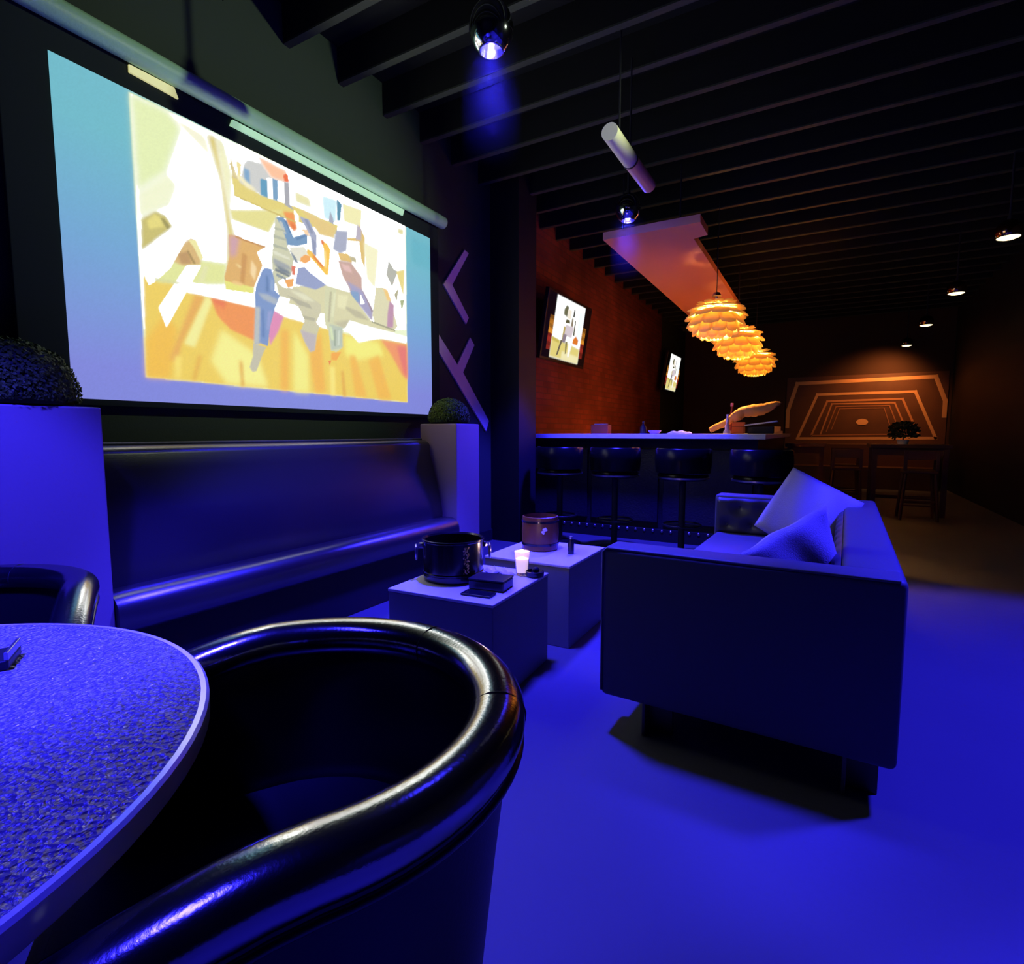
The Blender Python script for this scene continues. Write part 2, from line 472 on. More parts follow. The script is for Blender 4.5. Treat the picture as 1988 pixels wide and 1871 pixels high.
def glassmat(name, col, e=None, s=0.):
    m = mat(name, col, .08, spec=.5, emit=e, estr=s); m.node_tree.nodes['Principled BSDF'].inputs['Transmission Weight'].default_value = .9
    return m
M['glass'] = glassmat('clear_glass', (.95, .95, 1))
M['candle'] = mat('lit_wax', (.9, .75, .8), .5, emit=(1., .72, .92), estr=.8)

# ------------------------------------------------------------------ the room
WX = -3.08
bm = B(); box(bm, -3.2, 2.35, -2.6, 14.2, -.1, 0); struct('floor', bm, M['concrete'])
bm = B(); box(bm, -3.3, 2.35, -2.6, 14.2, 3.84, 3.94); struct('ceiling', bm, M['deck'])
bm = B(); box(bm, WX-.15, WX, -2.6, 5.05, 0, 3.84, mi=0); box(bm, WX-.15, WX, 5.05, 11.75, 0, 3.84, mi=1); box(bm, WX-.15, WX, 11.75, 14.2, 0, 3.84, mi=0)
struct('wall_left', bm, [M['paint'], M['brick']])
bm = B(); box(bm, 2.2, 2.35, -2.6, 14.2, 0, 3.84); struct('wall_right', bm, M['black'])
bm = B(); box(bm, WX, 2.2, 14., 14.2, 0, 3.84); struct('wall_back', bm, mat('brown_back_wall', (.07, .035, .022), .8, spec=.2))
bm = B(); box(bm, WX, 2.2, -2.6, -2.45, 0, 3.84); struct('wall_front', bm, M['black'])
bm = B(); box(bm, WX, -2.74, 4.92, 5.3, 0, 3.84); struct('trim_1', bm, M['black'])      # the dark pier before the bar
bm = B(); box(bm, WX, WX+.02, -2.4, 4.92, 0, .12, .004); struct('baseboard_left', bm, M['black'])
for k in range(-4, 26):
    y = 2.46+.448*k
    bm = B(); box(bm, WX, 2.2, y, y+.05, 3.612, 3.84, mi=0); box(bm, WX, 2.2, y, y+.05, 3.6, 3.612, mi=1); struct('trim_%d' % (k+6), bm, [M['deck'], M['joist_lit']])

# pale boards set on the dark wall
def wall_board(label, pts, d=.015):
    cy = sum(p[0] for p in pts)/len(pts); cz = min(p[1] for p in pts)
    bm = B(); prism(bm, [(a-cy, b-cz) for a, b in pts], d, YZ)
    o = obj('wall_stripe', bm, M['stripe']); o.location = (WX+.001, cy, cz)
    return tag(o, label, 'wall stripe', 'pale boards on the dark wall')
wall_board('pale board bent like a left-pointing arrow on the dark wall, upper of two', [(4.435, 2.896), (4.504, 2.882), (4.229, 2.523), (4.497, 2.271), (4.452, 2.204), (4.094, 2.497)])
wall_board('long pinkish board with a short side branch, low on the dark wall beside the screen', [(3.987, 2.062), (4.3, 1.799), (4.521, 2.087), (4.593, 2.022), (4.393, 1.735), (4.857, 1.277), (4.806, 1.169), (3.998, 1.899)])
wall_board('dim end of a pale board on the dark wall left of the screen', [(.84, 2.45), (1.028, 2.608), (1.104, 2.69), (1.104, 2.574), (1.019, 2.469), (.84, 2.3)])

# ------------------------------------------------------------------ projection screen
S0 = Vector((-3.0, 2.5, 1.31))
scr = thing('projection_screen', 'wide projection screen on the left wall, showing a bright picture of a couple', 'projection screen', S0)
bm = B(); box(bm, -.03, -.003, -1.5, 1.44, -.03, 1.69, .004); obj('border', bm, M['felt'], scr)
bm = B(); tube(bm, [(.03, -1.6, 1.665), (.03, 1.47, 1.665)], .05, 20); tube(bm, [(.0, -1.6, 1.71), (.0, 1.47, 1.71)], .03, 12)
obj('roller_case', bm, M['casing'], scr, 50)
for s in (-1.3, -.3, 1.2):
    bm = B(); box(bm, -.075, .02, s-.03, s+.03, 1.64, 1.73, .004); obj('bracket', bm, M['black'], scr)
def sbase(u, v):
    top = np.array(lin((107, 182, 196))); mid = np.array(lin((111, 163, 207))); bot = np.array(lin((127, 134, 216)))
    t = np.clip(v*1.15-.12, 0, 1)[..., None]
    a = np.where(t > .45, mid+(top-mid)*np.clip((t-.45)/.4, 0, 1), bot+(mid-bot)*np.clip(t/.45, 0, 1))
    return a*np.ones(u.shape)[..., None]
img = raster(440, 250, PIC, 6., sbase)
img *= (.97+.06*np.random.RandomState(3).rand(*img.shape[:2]))[..., None]
picture('projected_picture', img, lambda u, v: (np.zeros_like(u)+.001, 1.178-2.5+u*2.642, v*1.497), emat('projected_light', 1.0, .12), scr)
# projector light spilling onto the case, put in as two glowing strips
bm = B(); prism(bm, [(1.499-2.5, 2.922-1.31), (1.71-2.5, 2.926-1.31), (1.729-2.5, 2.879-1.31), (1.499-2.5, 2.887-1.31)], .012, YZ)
obj('spill_strip', bm, mat('yellow_spill_glow', (.5, .5, .4), .6, emit=lin((214, 211, 131)), estr=.8), scr)
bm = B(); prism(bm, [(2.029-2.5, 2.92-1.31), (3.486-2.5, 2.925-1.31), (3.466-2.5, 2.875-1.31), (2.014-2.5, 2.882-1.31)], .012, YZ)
obj('spill_strip', bm, mat('mint_spill_glow', (.4, .5, .42), .6, emit=lin((180, 232, 180)), estr=.62), scr)

# ------------------------------------------------------------------ banquette
bq = thing('banquette', 'long black leather banquette under the projection screen', 'bench', (-2.75, 2.28, 0))
L = 1.2
def pad(prof, y0, y1, puff=.05, n=26):
    """profile in (x, z) swept along y with softened ends"""
    t = B(); cx = sum(p[0] for p in prof)/len(prof); cz = sum(p[1] for p in prof)/len(prof); rings = []
    ks = [0, .004, .012, .025, .045]+[.045+(.91)*i/n for i in range(1, n)]+[.955, .975, .988, .996, 1]
    for k in ks:
        e = min(k, 1-k)/.045; s = 1-puff*(1-min(1, e))**2
        rings.append([t.verts.new((cx+(x-cx)*s, y0+(y1-y0)*k, cz+(z-cz)*s)) for x, z in prof])
    m = len(prof)
    for A, C in zip(rings, rings[1:]):
        for i in range(m): t.faces.new((A[i], A[(i+1) % m], C[(i+1) % m], C[i]))
    t.faces.new(rings[0][::-1]); t.faces.new(rings[-1]); return t
def arc(cx, cz, r, a0, a1, n=8): return [(cx+r*math.cos(math.radians(a0+(a1-a0)*i/n)), cz+r*math.sin(math.radians(a0+(a1-a0)*i/n))) for i in range(n+1)]
seatp = [(-.1, .3)]+arc(.21, .37, .07, -90, 0, 5)+arc(.19, .395, .09, 0, 90, 9)+[(.1, .484), (0, .48), (-.1, .47)]
backp = [(.12, .44)]+[(.13, .5), (.115, .6), (.06, .8), (.005, .98)]+arc(-.055, 1.03, .065, 20, 160, 9)+[(-.2, 1.0), (-.2, .44)]
obj('seat', pad(seatp, -L, L+.0), M['leather'], bq, 60)
obj('backrest', pad(backp, -L, L-.02, .02), M['leather'], bq, 60)
bm = B(); tube(bm, [(-.075, -L, 1.1), (-.075, L-.03, 1.1)], .009, 8); obj('piping', bm, M['tubseam'], bq, 60)
bm = B(); box(bm, -.32, -.075, -L, L-.02, .0, 1.09, .01); obj('back_box', bm, M['black'], bq)
bm = B(); box(bm, -.2, .2, -L, L, .0, .3, .006); obj('base', bm, M['black'], bq)

# ------------------------------------------------------------------ planters and topiary
def planter(label, x0, x1, y0, y1, h):
    o = thing('planter_pedestal', label, 'planter', ((x0+x1)/2, (y0+y1)/2, 0), 0, 'tall white planters at the ends of the banquette')
    a, b = (x1-x0)/2, (y1-y0)/2
    bm = B(); box(bm, -a, a, -b, b, 0, h-.002, .006)
    obj('pedestal', bm, M['white'], o)
    bm = B(); box(bm, -a+.025, a-.025, -b+.025, b-.025, h-.01, h+.004); obj('soil', bm, M['mossdark'], o)
    return o
planter('tall white planter pedestal at the near end of the banquette, at the left frame edge', -2.86, -2.5, .70, 1.075, 1.253)
planter('tall white planter pedestal at the far end of the banquette, nearest the bar', -2.86, -2.5, 3.485, 3.81, 1.225)
def topiary(label, x, y, z, rx, rz, n, lf):
    o = thing('topiary_ball', label, 'topiary', (x, y, z), 0, 'clipped topiary balls on the planters')
    t = B(); bmesh.ops.create_icosphere(t, subdivisions=4, radius=1)
    for v in t.verts:
        if v.co.z < -.25: v.co.z = -.25
        v.co = Vector((v.co.x*rx*.96, v.co.y*rx*.96, (v.co.z+.25)/1.25*rz*.97))
    obj('core', t, M['mossdark'], o, 180)
    t = B(); R = random.Random(int(x*100+y*37))
    for _ in range(n):
        a = R.random()*2*PI; c = R.uniform(-.22, 1); s = math.sqrt(max(0, 1-c*c))
        p = Vector((s*math.cos(a)*rx, s*math.sin(a)*rx, (c+.25)/1.25*rz)); nr = Vector((p.x/rx**2, p.y/rx**2, (c)/rz)).normalized()
        tg = nr.orthogonal().normalized(); tg = Matrix.Rotation(R.random()*6.3, 3, nr) @ tg
        tg = (tg+nr*R.uniform(.0, .8)).normalized(); w = nr.cross(tg).normalized()*lf*.32
        q = p+nr*R.uniform(-.006, .006); q.z = max(q.z, .012); tg.z = abs(tg.z) if q.z < .03 else tg.z; l = lf*R.uniform(.7, 1.2)
        t.faces.new([t.verts.new(k) for k in (q, q+tg*l*.5+w, q+tg*l, q+tg*l*.5-w)])
    f = obj('foliage', t, M['moss'], o); return o
topiary('dark clipped topiary ball on the near planter at the left frame edge', -2.68, .86, 1.2575, .2, .24, 5200, .016)
topiary('small green topiary ball on the far planter beside the wall stripes', -2.69, 3.65, 1.229, .165, .2, 5200, .015)

# ------------------------------------------------------------------ cube tables
def cube_table(label, cx, cy, a, b, rz):
    o = thing('cube_table', label, 'table', (cx, cy, 0), rz, 'low white cube tables')
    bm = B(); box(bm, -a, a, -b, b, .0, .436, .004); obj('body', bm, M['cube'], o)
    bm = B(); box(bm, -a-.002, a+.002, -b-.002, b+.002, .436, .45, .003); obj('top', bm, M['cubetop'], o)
    return o
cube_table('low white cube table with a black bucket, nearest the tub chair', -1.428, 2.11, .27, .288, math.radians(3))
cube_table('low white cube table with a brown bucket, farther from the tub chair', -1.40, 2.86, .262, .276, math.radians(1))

# ------------------------------------------------------------------ things on the cube tables
bk = thing('ice_bucket', 'black round ice bucket with two ring handles and painted golden glints on near cube table', 'bucket', (-1.535, 2.105, .4505))
bm = B(); lathe(bm, [(0, 0), (.136, 0), (.143, .006), (.143, .03), (.147, .034), (.147, .04), (.143, .045), (.146, .185), (.15, .19), (.15, .197), (.143, .198), (.137, .19), (.135, .02), (0, .018)], 48)
obj('vessel', bm, M['bucket'], bk, 35)
vdir = Vector((1.535, -2.105)).normalized(); side = Vector((-vdir.y, vdir.x))
for s in (-1, 1):
    c = side*s*.165
    bm = B(); tube(bm, [(c.x+vdir.x*.03*math.cos(a)+side.x*s*.012*(1), c.y+vdir.y*.03*math.cos(a)+side.y*s*.012, .13+.035*math.sin(a)) for a in [2*PI*k/20 for k in range(20)]], .005, 8, closed=True)
    q = side*s*.15; box(bm, q.x-.012, q.x+.014, q.y-.012, q.y+.014, .15, .175, .003)
    obj('handle', bm, M['steel'], bk, 50)
R = random.Random(5); bm = B()
for i in range(70):                     # lamp glints put in as gold flecks down the right of the vessel
    z = .05+.125*R.random(); a = math.atan2(vdir.y, vdir.x)+.42+R.uniform(-.09, .09)
    w = R.uniform(.0025, .0045)
    lathe(bm, [(0, -.001), (w, 0), (w*.8, .0014), (w*.45, .0024), (0, .0028)], 8, Matrix.Translation((.1455*math.cos(a), .1455*math.sin(a), z)) @ Matrix.Rotation(a, 4, 'Z') @ Matrix.Rotation(PI/2, 4, 'Y'))
obj('glint_flecks', bm, mat('glint_gold', (1., .7, .22), .35, metal=.35), bk, 180)

bb = thing('ice_bucket', 'brown wooden barrel bucket on the far cube table', 'bucket', (-1.47, 2.91, .4505))
bm = B(); lathe(bm, [(0, 0), (.104, 0), (.108, .005), (.112, .1), (.108, .2), (.1, .203), (.098, .03), (0, .028)], 40); obj('vessel', bm, M['amber'], bb, 35)
for z in (.03, .165):
    bm = B(); lathe(bm, [(.109, z), (.1135, z+.002), (.1135, z+.014), (.109, z+.016)], 40); obj('hoop', bm, M['bucket'], bb, 35)
a = math.atan2(-2.91, 1.47)+.12
bm = B()
for da, dz in ((0, .12), (.06, .135), (.1, .125), (.15, .14), (.05, .112), (.2, .132)):
    q = a+da; lathe(bm, [(0, -.001), (.007, 0), (.005, .003), (0, .004)], 7, Matrix.Translation((.113*math.cos(q), .113*math.sin(q), dz)) @ Matrix.Rotation(q, 4, 'Z') @ Matrix.Rotation(PI/2, 4, 'Y'))
obj('badge', bm, mat('white_badge', (.95, .92, .95), .3), bb)
sb = thing('sauce_bottle', 'tiny dark bottle standing right of the brown bucket', 'bottle', (-1.245, 2.86, .4505))
bm = B(); lathe(bm, [(0, 0), (.017, 0), (.018, .004), (.018, .06), (.009, .078), (.009, .09), (0, .09)], 20); obj('body', bm, M['plastic'], sb, 40)
bm = B(); lathe(bm, [(.011, .088), (.011, .105), (0, .107)], 16); obj('cap', bm, M['steel'], sb, 40)

vt = thing('votive_candle', 'glowing pink glass candle holder near the corner of the near cube table', 'candle', (-1.272, 2.32, .4505))
bm = B(); lathe(bm, [(0, 0), (.026, 0), (.03, .004), (.04, .115), (.038, .116), (.028, .012), (0, .01)], 28); obj('glass', bm, M['glass'], vt, 40)
bm = B(); lathe(bm, [(0, .012), (.025, .013), (.032, .082), (.012, .088), (0, .086)], 24); obj('candle', bm, M['candle'], vt, 40)
bx_ = thing('menu_box', 'black flat box lying near the right edge of the near cube table', 'box', (-1.285, 2.05, .4505), math.radians(8))
bm = B(); box(bm, -.085, .085, -.06, .06, 0, .042, .005); obj('case', bm, M['plastic'], bx_)
bm = B(); box(bm, -.087, .087, -.062, .062, .042, .05, .003); obj('lid', bm, M['black'], bx_)
ph = thing('phone', 'dark phone lying flat at the front corner of the near cube table', 'phone', (-1.272, 1.925, .4505), math.radians(6))
bm = B(); box(bm, -.072, .072, -.035, .035, 0, .009, .004); obj('case', bm, M['plastic'], ph)
bm = B(); box(bm, -.068, .068, -.031, .031, .0085, .0096); obj('display', bm, mat('phone_glass', (.01, .01, .02), .08), ph)
nk = thing('napkin', 'crumpled white paper napkin between the black bucket and the candle', 'napkin', (-1.365, 2.25, .4505))
t = B(); bmesh.ops.create_grid(t, x_segments=10, y_segments=8, size=.5)
R = random.Random(11)
for v in t.verts: v.co = Vector((v.co.x*.13, v.co.y*.09, .006+.02*R.random()+.012*math.sin(v.co.x*9)))
nko = obj('sheet', t, M['paper'], nk, 180); nko.modifiers.new('thick', 'SOLIDIFY').thickness = .002
at = thing('ashtray', 'small round black ashtray at the far right corner of the near cube table', 'ashtray', (-1.2, 2.32, .4505))
bm = B(); lathe(bm, [(0, 0), (.04, 0), (.044, .005), (.046, .026), (.042, .028), (.036, .014), (0, .012)], 28); obj('bowl', bm, M['plastic'], at, 40)
t = B(); bmesh.ops.create_icosphere(t, subdivisions=2, radius=.018)
for v in t.verts: v.co = v.co*R.uniform(.8, 1.15)+Vector((.005, 0, .032))
obj('lump', t, M['black'], at, 180)

# ------------------------------------------------------------------ sofa
sf = thing('sofa', 'black tuxedo sofa with tufted inside, back to the open floor', 'sofa', (-.715, 1.935, 0), math.radians(-1.8))
SW, SL, SH, T, SB = .95, 2.24, .72, .15, .135
bm = B(); box(bm, 0, SW, 0, T, SB, SH, .022, 4); obj('arm', bm, M['sofa'], sf, 40)
bm = B(); box(bm, 0, SW, SL-T, SL, SB, SH, .022, 4); obj('arm', bm, M['sofa'], sf, 40)
bm = B(); box(bm, SW-T-.02, SW, T-.02, SL-T+.02, SB, SH, .022, 4); obj('backrest', bm, M['sofa'], sf, 40)
bm = B(); box(bm, .03, SW-.05, T-.03, SL-T+.03, SB, .32, .01); obj('seat_base', bm, M['sofa'], sf)
for k in range(2):
    l = (SL-2*T)/2; y0 = T+k*l
    bm = B(); box(bm, .01, SW-T-.03, y0+.003, y0+l-.003, .318, .46, .035, 4); obj('seat_cushion', bm, M['sofa'], sf, 40)
def tufted(w, h, nx, nz, depth=.035):
    """diamond tufted pad in x (0..w), z (0..h), bulging to -y; returns mesh and button spots"""
    sp = [( (i+.5+(.5 if j % 2 else 0))*w/nx, (j+.5)*h/nz) for j in range(nz) for i in range(nx if j % 2 == 0 else nx-1)]
    t = B(); NX, NZ = nx*10, nz*10; g = []
    for j in range(NZ+1):
        row = []
        for i in range(NX+1):
            x, z = w*i/NX, h*j/NZ
            d = min(math.hypot((x-a)/(w/nx), (z-b)/(h/nz)) for a, b in sp)
            e = min(x, w-x, z, h-z)
            row.append(t.verts.new((x, -depth*min(1, (d/.5))**.6*min(1, e/.02+.1), z)))
        g.append(row)
    for j in range(NZ):
        for i in range(NX): t.faces.new((g[j][i], g[j][i+1], g[j+1][i+1], g[j+1][i]))
    return t, sp
def buttons(sp, place, par):
    for a, b in sp:
        t = B(); lathe(t, [(.011, 0), (.009, .006), (0, .008)], 10, place @ Matrix.Translation((a, -.004, b)) @ Matrix.Rotation(PI/2, 4, 'X'))
        obj('button', t, M['tuft'], par, 60)
P1 = Matrix.Translation((.01, SL-T+.004, .45))
t, sp = tufted(SW-T-.03, .25, 5, 2); bmesh.ops.transform(t, matrix=P1, verts=t.verts); tp = obj('tufted_panel', t, M['tuft'], sf, 180); buttons(sp, P1, tp)
P2 = Matrix.Translation((SW-T-.018, SL-T, .45)) @ Matrix.Rotation(-PI/2, 4, 'Z')
t, sp = tufted(SL-2*T, .25, 11, 2); bmesh.ops.transform(t, matrix=P2, verts=t.verts); tp = obj('tufted_panel', t, M['tuft'], sf, 180); buttons(sp, P2, tp)
bm = B(); tube(bm, [(.004, .004, SB+.02), (.004, .004, SH-.02), (.02, .004, SH-.004), (SW-.02, .004, SH-.004)], .005, 8); obj('piping', bm, M['sofa'], sf, 60)
for x, y, a, b in ((.16, .03, .1, .02), (.16, SL-.05, .1, .02), (SW-.14, .03, .1, .02), (SW-.14, SL-.05, .1, .02)):
    bm = B(); box(bm, x, x+.012, y, y+.14, 0, SB, .002); box(bm, x, x+a, y+.06, y+.072, 0, SB, .002); obj('leg', bm, mat('olive_bronze_leg', (.12, .11, .06), .4, metal=.6), sf)

def pillow(label, loc, eul, w, h, d):
    t = B(); n = 22; g = {}
    for s in (-1, 1):
        for i in range(n+1):
            for j in range(n+1):
                u, v = 2*i/n-1, 2*j/n-1
                if s == 1 and (i in (0, n) or j in (0, n)): continue
                b = (1-u*u)**.42*(1-v*v)**.42
                pin = 1-.09*(1-abs(v))*abs(u)**3; pin2 = 1-.09*(1-abs(u))*abs(v)**3
                g[s, i, j] = t.verts.new((u*w/2*pin2, s*d/2*b+.006*math.sin(7*u+3*v), v*h/2*pin))
    f = lambda s, i, j: g.get((s, i, j), g[-1, i, j])
    for s in (-1, 1):
        for i in range(n):
            for j in range(n):
                q = [f(s, i, j), f(s, i+1, j), f(s, i+1, j+1), f(s, i, j+1)]
                t.faces.new(q if s < 0 else q[::-1])
    o = obj('cushion', t, M['cushion'], None, 180); o.location = loc; o.rotation_euler = eul
    return tag(o, label, 'cushion', 'grey cushions on the sofa')
pillow('larger grey cushion propped in the far corner of the sofa with one corner up', (-.07, 3.72, .655), (math.radians(-14), math.radians(27), math.radians(-10)), .43, .43, .15)
pillow('grey cushion with a dark side leaning on the near arm of the sofa', (-.085, 2.31, .615), (math.radians(12), math.radians(-25), math.radians(42)), .41, .4, .13)

# ------------------------------------------------------------------ round table
tb = thing('round_table', 'round table with hammered pewter top and pale rim at the left foreground', 'table', (-1.12, -.03, 0))
bm = B(); lathe(bm, [(0, .745), (.575, .745), (.575, .7495), (0, .7495)], 96); obj('tabletop', bm, M['hammered'], tb)
bm = B(); lathe(bm, [(.56, .715), (.584, .715), (.587, .719), (.587, .746), (.583, .75), (.5755, .75), (.5755, .735), (.56, .735), (.56, .715)], 96); obj('rim_band', bm, M['rim'], tb, 40)
bm = B(); lathe(bm, [(.045, .03), (.045, .73), (.16, .743), (.0, .744)], 32); obj('pedestal', bm, M['black'], tb, 40)
bm = B(); lathe(bm, [(0, 0), (.3, 0), (.3, .012), (.05, .035), (0, .035)], 48); obj('base', bm, M['black'], tb, 40)
ch_ = thing('card_holder', 'small dark card holder lying on the round table at the left frame edge', 'card holder', (-1.222, .335, .7505), math.radians(-30))
bm = B(); box(bm, -.05, .032, -.03, .03, 0, .016, .003); obj('block', bm, M['plastic'], ch_)
bm = B(); box(bm, -.05, .03, .024, .03, .016, .03, .001); obj('plate', bm, M['steel'], ch_)

# ------------------------------------------------------------------ tub chairs
def tub_path(R, arm, zb, n=40):
    """U path: centre at origin, back towards +y, arms towards -y; yields (x, y, outward, s)"""
    P = []
    for k in range(7): P.append((R, -arm+arm*k/7, Vector((1, 0, 0)), 1-k/7))
    for k in range(n+1):
        a = PI*k/n; P.append((R*math.cos(a), R*math.sin(a), Vector((math.cos(a), math.sin(a), 0)), 0))
    for k in range(1, 8): P.append((-R, -arm*k/7, Vector((-1, 0, 0)), k/7))
    return P
def tub_chair(label, loc, rz):
    o = thing('tub_chair', label, 'chair', loc, rz, 'black leather tub chairs at the round table')
    R, arm = .335, .3
    top = lambda s: .712-.085*s**1.5
    bm = B(); path = []; Z = Vector((0, 0, 1))
    prof_fn = lambda: None
    t = B(); rings = []
    for x, y, d, s in tub_path(R, arm, .7):
        h = top(s); ring = []
        out = [(-.075, .11), (-.055, .115), (-.03, .3), (-.008, .5), (.012, h-.05), (.014, h-.012)]
        ins = [(-.028, h-.012), (-.034, h-.05), (-.045, .5), (-.05, .36), (-.06, .3), (-.075, .2)]
        for a, z in out+ins: ring.append(t.verts.new(Vector((x, y, 0))+d*a+Vector((0, 0, z))))
        rings.append(ring)
    m = len(rings[0])
    for A, C in zip(rings, rings[1:]):
        for i in range(m): t.faces.new((A[i], A[(i+1) % m], C[(i+1) % m], C[i]))
    t.faces.new(rings[0][::-1]); t.faces.new(rings[-1])
    PT = [(x, y, d, s) for x, y, d, s in tub_path(R, arm, .7)]
    q = B(); sweep(q, [(Vector((x, y, top(s)+.004)), d, Vector((0, 0, 1))) for x, y, d, s in PT], [(.043*math.copysign(abs(math.cos(a))**.85, math.cos(a))-.005, .036*math.copysign(abs(math.sin(a))**.9, math.sin(a))) for a in [2*PI*k/28 for k in range(28)]])
    obj('rim_roll', q, M['roll'], o, 60)
    obj('shell', t, M['tub'], o, 70)
    bm = B(); tube(bm, [Vector((x, y, top(s)-.03))+d*.031 for x, y, d, s in tub_path(R, arm, .7)], .0055, 8); obj('piping', bm, M['tubseam'], o, 60)
    for a in (62, 118):                                     # cross seams on the roll
        c, sn = math.cos(math.radians(a)), math.sin(math.radians(a)); d = Vector((c, sn, 0))
        bm = B(); tube(bm, [d*(R-.005+.0435*math.cos(q))+Vector((0, 0, .716+.0365*math.sin(q))) for q in [math.radians(-30+240*k/14) for k in range(15)]], .0016, 6); obj('seam', bm, M['black'], o, 60)
    t = B(); poly = [(.275*math.cos(PI*k/24), .275*math.sin(PI*k/24)) for k in range(25)]+[(-.275, -.34), (.275, -.34)]
    prism(t, poly, .15, Matrix.Translation((0, 0, .3)))
    bmesh.ops.bevel(t, geom=[e for e in t.edges if abs(e.verts[0].co.z-e.verts[1].co.z) < 1e-4 and e.verts[0].co.z > .4], offset=.03, segments=3, affect='EDGES')
    obj('seat', t, M['tub'], o, 50)
    t = B(); prism(t, [(a*.93, b*.93) for a, b in poly], .2, Matrix.Translation((0, 0, .1))); obj('base', t, M['black'], o)
    for x, y in ((.2, .12), (-.2, .12), (.2, -.2), (-.2, -.2)):
        bm = B(); lathe(bm, [(0, 0), (.016, 0), (.022, .12), (0, .12)], 14, Matrix.Translation((x, y, 0))); obj('leg', bm, M['black'], o, 40)
    return o
def face(dx, dy): return math.atan2(dy, dx)+PI/2
tub1 = tub_chair('black leather tub chair in the foreground with a shiny rolled rim, back to the sofa', (-.707, .525, 0), face(-.54, -.84))
dup(tub1, (-1.92, .386, 0), face(.88, -.47), 'black leather tub chair behind the round table, cut by the left frame edge')

# ------------------------------------------------------------------ bar
br = thing('bar_counter', 'long bar with a white lit stone top and dark front behind the lounge', 'bar', (-1.75, 5.75, 0))
bm = B(); box(bm, -1.32, 1.29, -.3, .32, 1.092, 1.142, .006); box(bm, .66, 1.29, .32, 3.9, 1.092, 1.142, .006); obj('countertop', bm, M['stone'], br)
bm = B(); box(bm, -1.32, 1.2, 0, .06, .0, 1.092); box(bm, 1.14, 1.2, .06, 3.85, 0, 1.092); obj('front_panel', bm, M['barfront'], br)
for x0, x1 in ((-1.3, -.55), (-.5, .25), (.3, 1.17)):
    bm = B(); box(bm, x0, x1, -.03, .0, .2, .98, .008); obj('raised_panel', bm, mat('blue_black_panel', (.016, .016, .02), .4, bump=.5, bscale=55), br)
bm = B(); box(bm, -1.32, 1.2, -.04, 0, 0, .13); obj('kick_board', bm, M['black'], br)
for k in range(26):
    bm = B(); lathe(bm, [(.016, 0), (.014, .008), (0, .012)], 12, Matrix.Translation((-1.2+k*.094, -.04, .115)) @ Matrix.Rotation(PI/2, 4, 'X')); obj('stud', bm, M['steel'], br, 60)

def bar_stool(label, loc, rz=0.):
    o = thing('bar_stool', label, 'stool', loc, rz, 'black bar stools along the bar')
    bm = B(); lathe(bm, [(0, .72), (.2, .72), (.222, .735), (.225, .77), (.21, .79), (0, .8)], 40); obj('seat', bm, M['stool'], o, 50)
    bm = B(); lathe(bm, [(.228, .735), (.233, .735), (.233, .75), (.228, .75), (.228, .735)], 40); obj('seat_band', bm, M['steel'], o, 40)
    t = B(); lathe(t, [(.215, .79), (.245, .79), (.255, .9), (.25, 1.0), (.235, 1.012), (.22, 1.0), (.222, .9), (.215, .79)], 30, a0=PI*1.0, a1=PI*2.0)
    obj('backrest', t, M['stool'], o, 50)
    bm = B(); lathe(bm, [(.03, .03), (.03, .72)], 20); obj('post', bm, M['black'], o, 50)
    bm = B(); tube(bm, [(.17*math.cos(2*PI*k/32), .17*math.sin(2*PI*k/32), .3) for k in range(32)], .01, 8, closed=True)
    for k in range(2): tube(bm, [(.17*math.cos(k*PI), .17*math.sin(k*PI), .3), (.02*math.cos(k*PI), .02*math.sin(k*PI), .3)], .008, 8)
    obj('foot_ring', bm, M['plastic'], o, 50)
    bm = B(); lathe(bm, [(0, 0), (.22, 0), (.22, .012), (.05, .035), (0, .035)], 36); obj('base', bm, M['black'], o, 40)
    return o
st = bar_stool('black bar stool at the left end of the bar, first from the dark wall pier', (-2.36, 5.12, 0))
for x, l in ((-1.765, 'black bar stool second from the dark wall pier, behind the brown bucket'), (-1.115, 'black bar stool third from the dark wall pier, left of the tufted sofa arm'), (-.46, 'black bar stool at the right end of the bar, above the far sofa arm')):
    dup(st, (x, 5.12, 0), 0, l)

ZB = 1.1425
def on_bar(x, y): return (x, y, ZB)
o = thing('napkin_box', 'orange-lit square box on the bar, nearest the brick wall', 'box', on_bar(-2.18, 5.82))
bm = B(); box(bm, -.1, .1, -.06, .06, 0, .1, .004); obj('case', bm, M['redbox'], o)
bm = B(); box(bm, -.07, .07, -.04, .04, .1, .112, .004); obj('napkins', bm, M['paper'], o)
o = thing('bottle', 'short dark bottle on the bar in front of the brick wall', 'bottle', on_bar(-1.7, 5.82))
bm = B(); lathe(bm, [(0, 0), (.032, 0), (.034, .005), (.034, .07), (.012, .1), (.012, .13), (0, .13)], 24); obj('body', bm, M['plastic'], o, 40)
bm = B(); lathe(bm, [(.0135, .115), (.0135, .135), (0, .137)], 16); obj('cap', bm, M['steel'], o, 40)
o = thing('dish', 'shallow pinkish dish on the bar beside the short dark bottle', 'dish', on_bar(-1.57, 5.8))
bm = B(); lathe(bm, [(0, 0), (.045, 0), (.07, .035), (.066, .036), (.043, .006), (0, .006)], 28); obj('bowl', bm, mat('pink_ceramic', (.7, .4, .35), .3), o, 40)
o = thing('folded_cloth', 'low lavender folded cloth on the middle of the bar top', 'cloth', on_bar(-1.3, 5.75))
t = B(); bmesh.ops.create_icosphere(t, subdivisions=3, radius=1)
for v in t.verts: v.co = Vector((v.co.x*.13, v.co.y*.06, max(0, v.co.z)*.03*(1+.3*math.sin(9*v.co.x))))
obj('cloth', t, M['paper'], o, 180)
o = thing('wooden_box', 'red-brown wooden box on the bar holding up the bent driftwood', 'box', on_bar(-.74, 5.82))
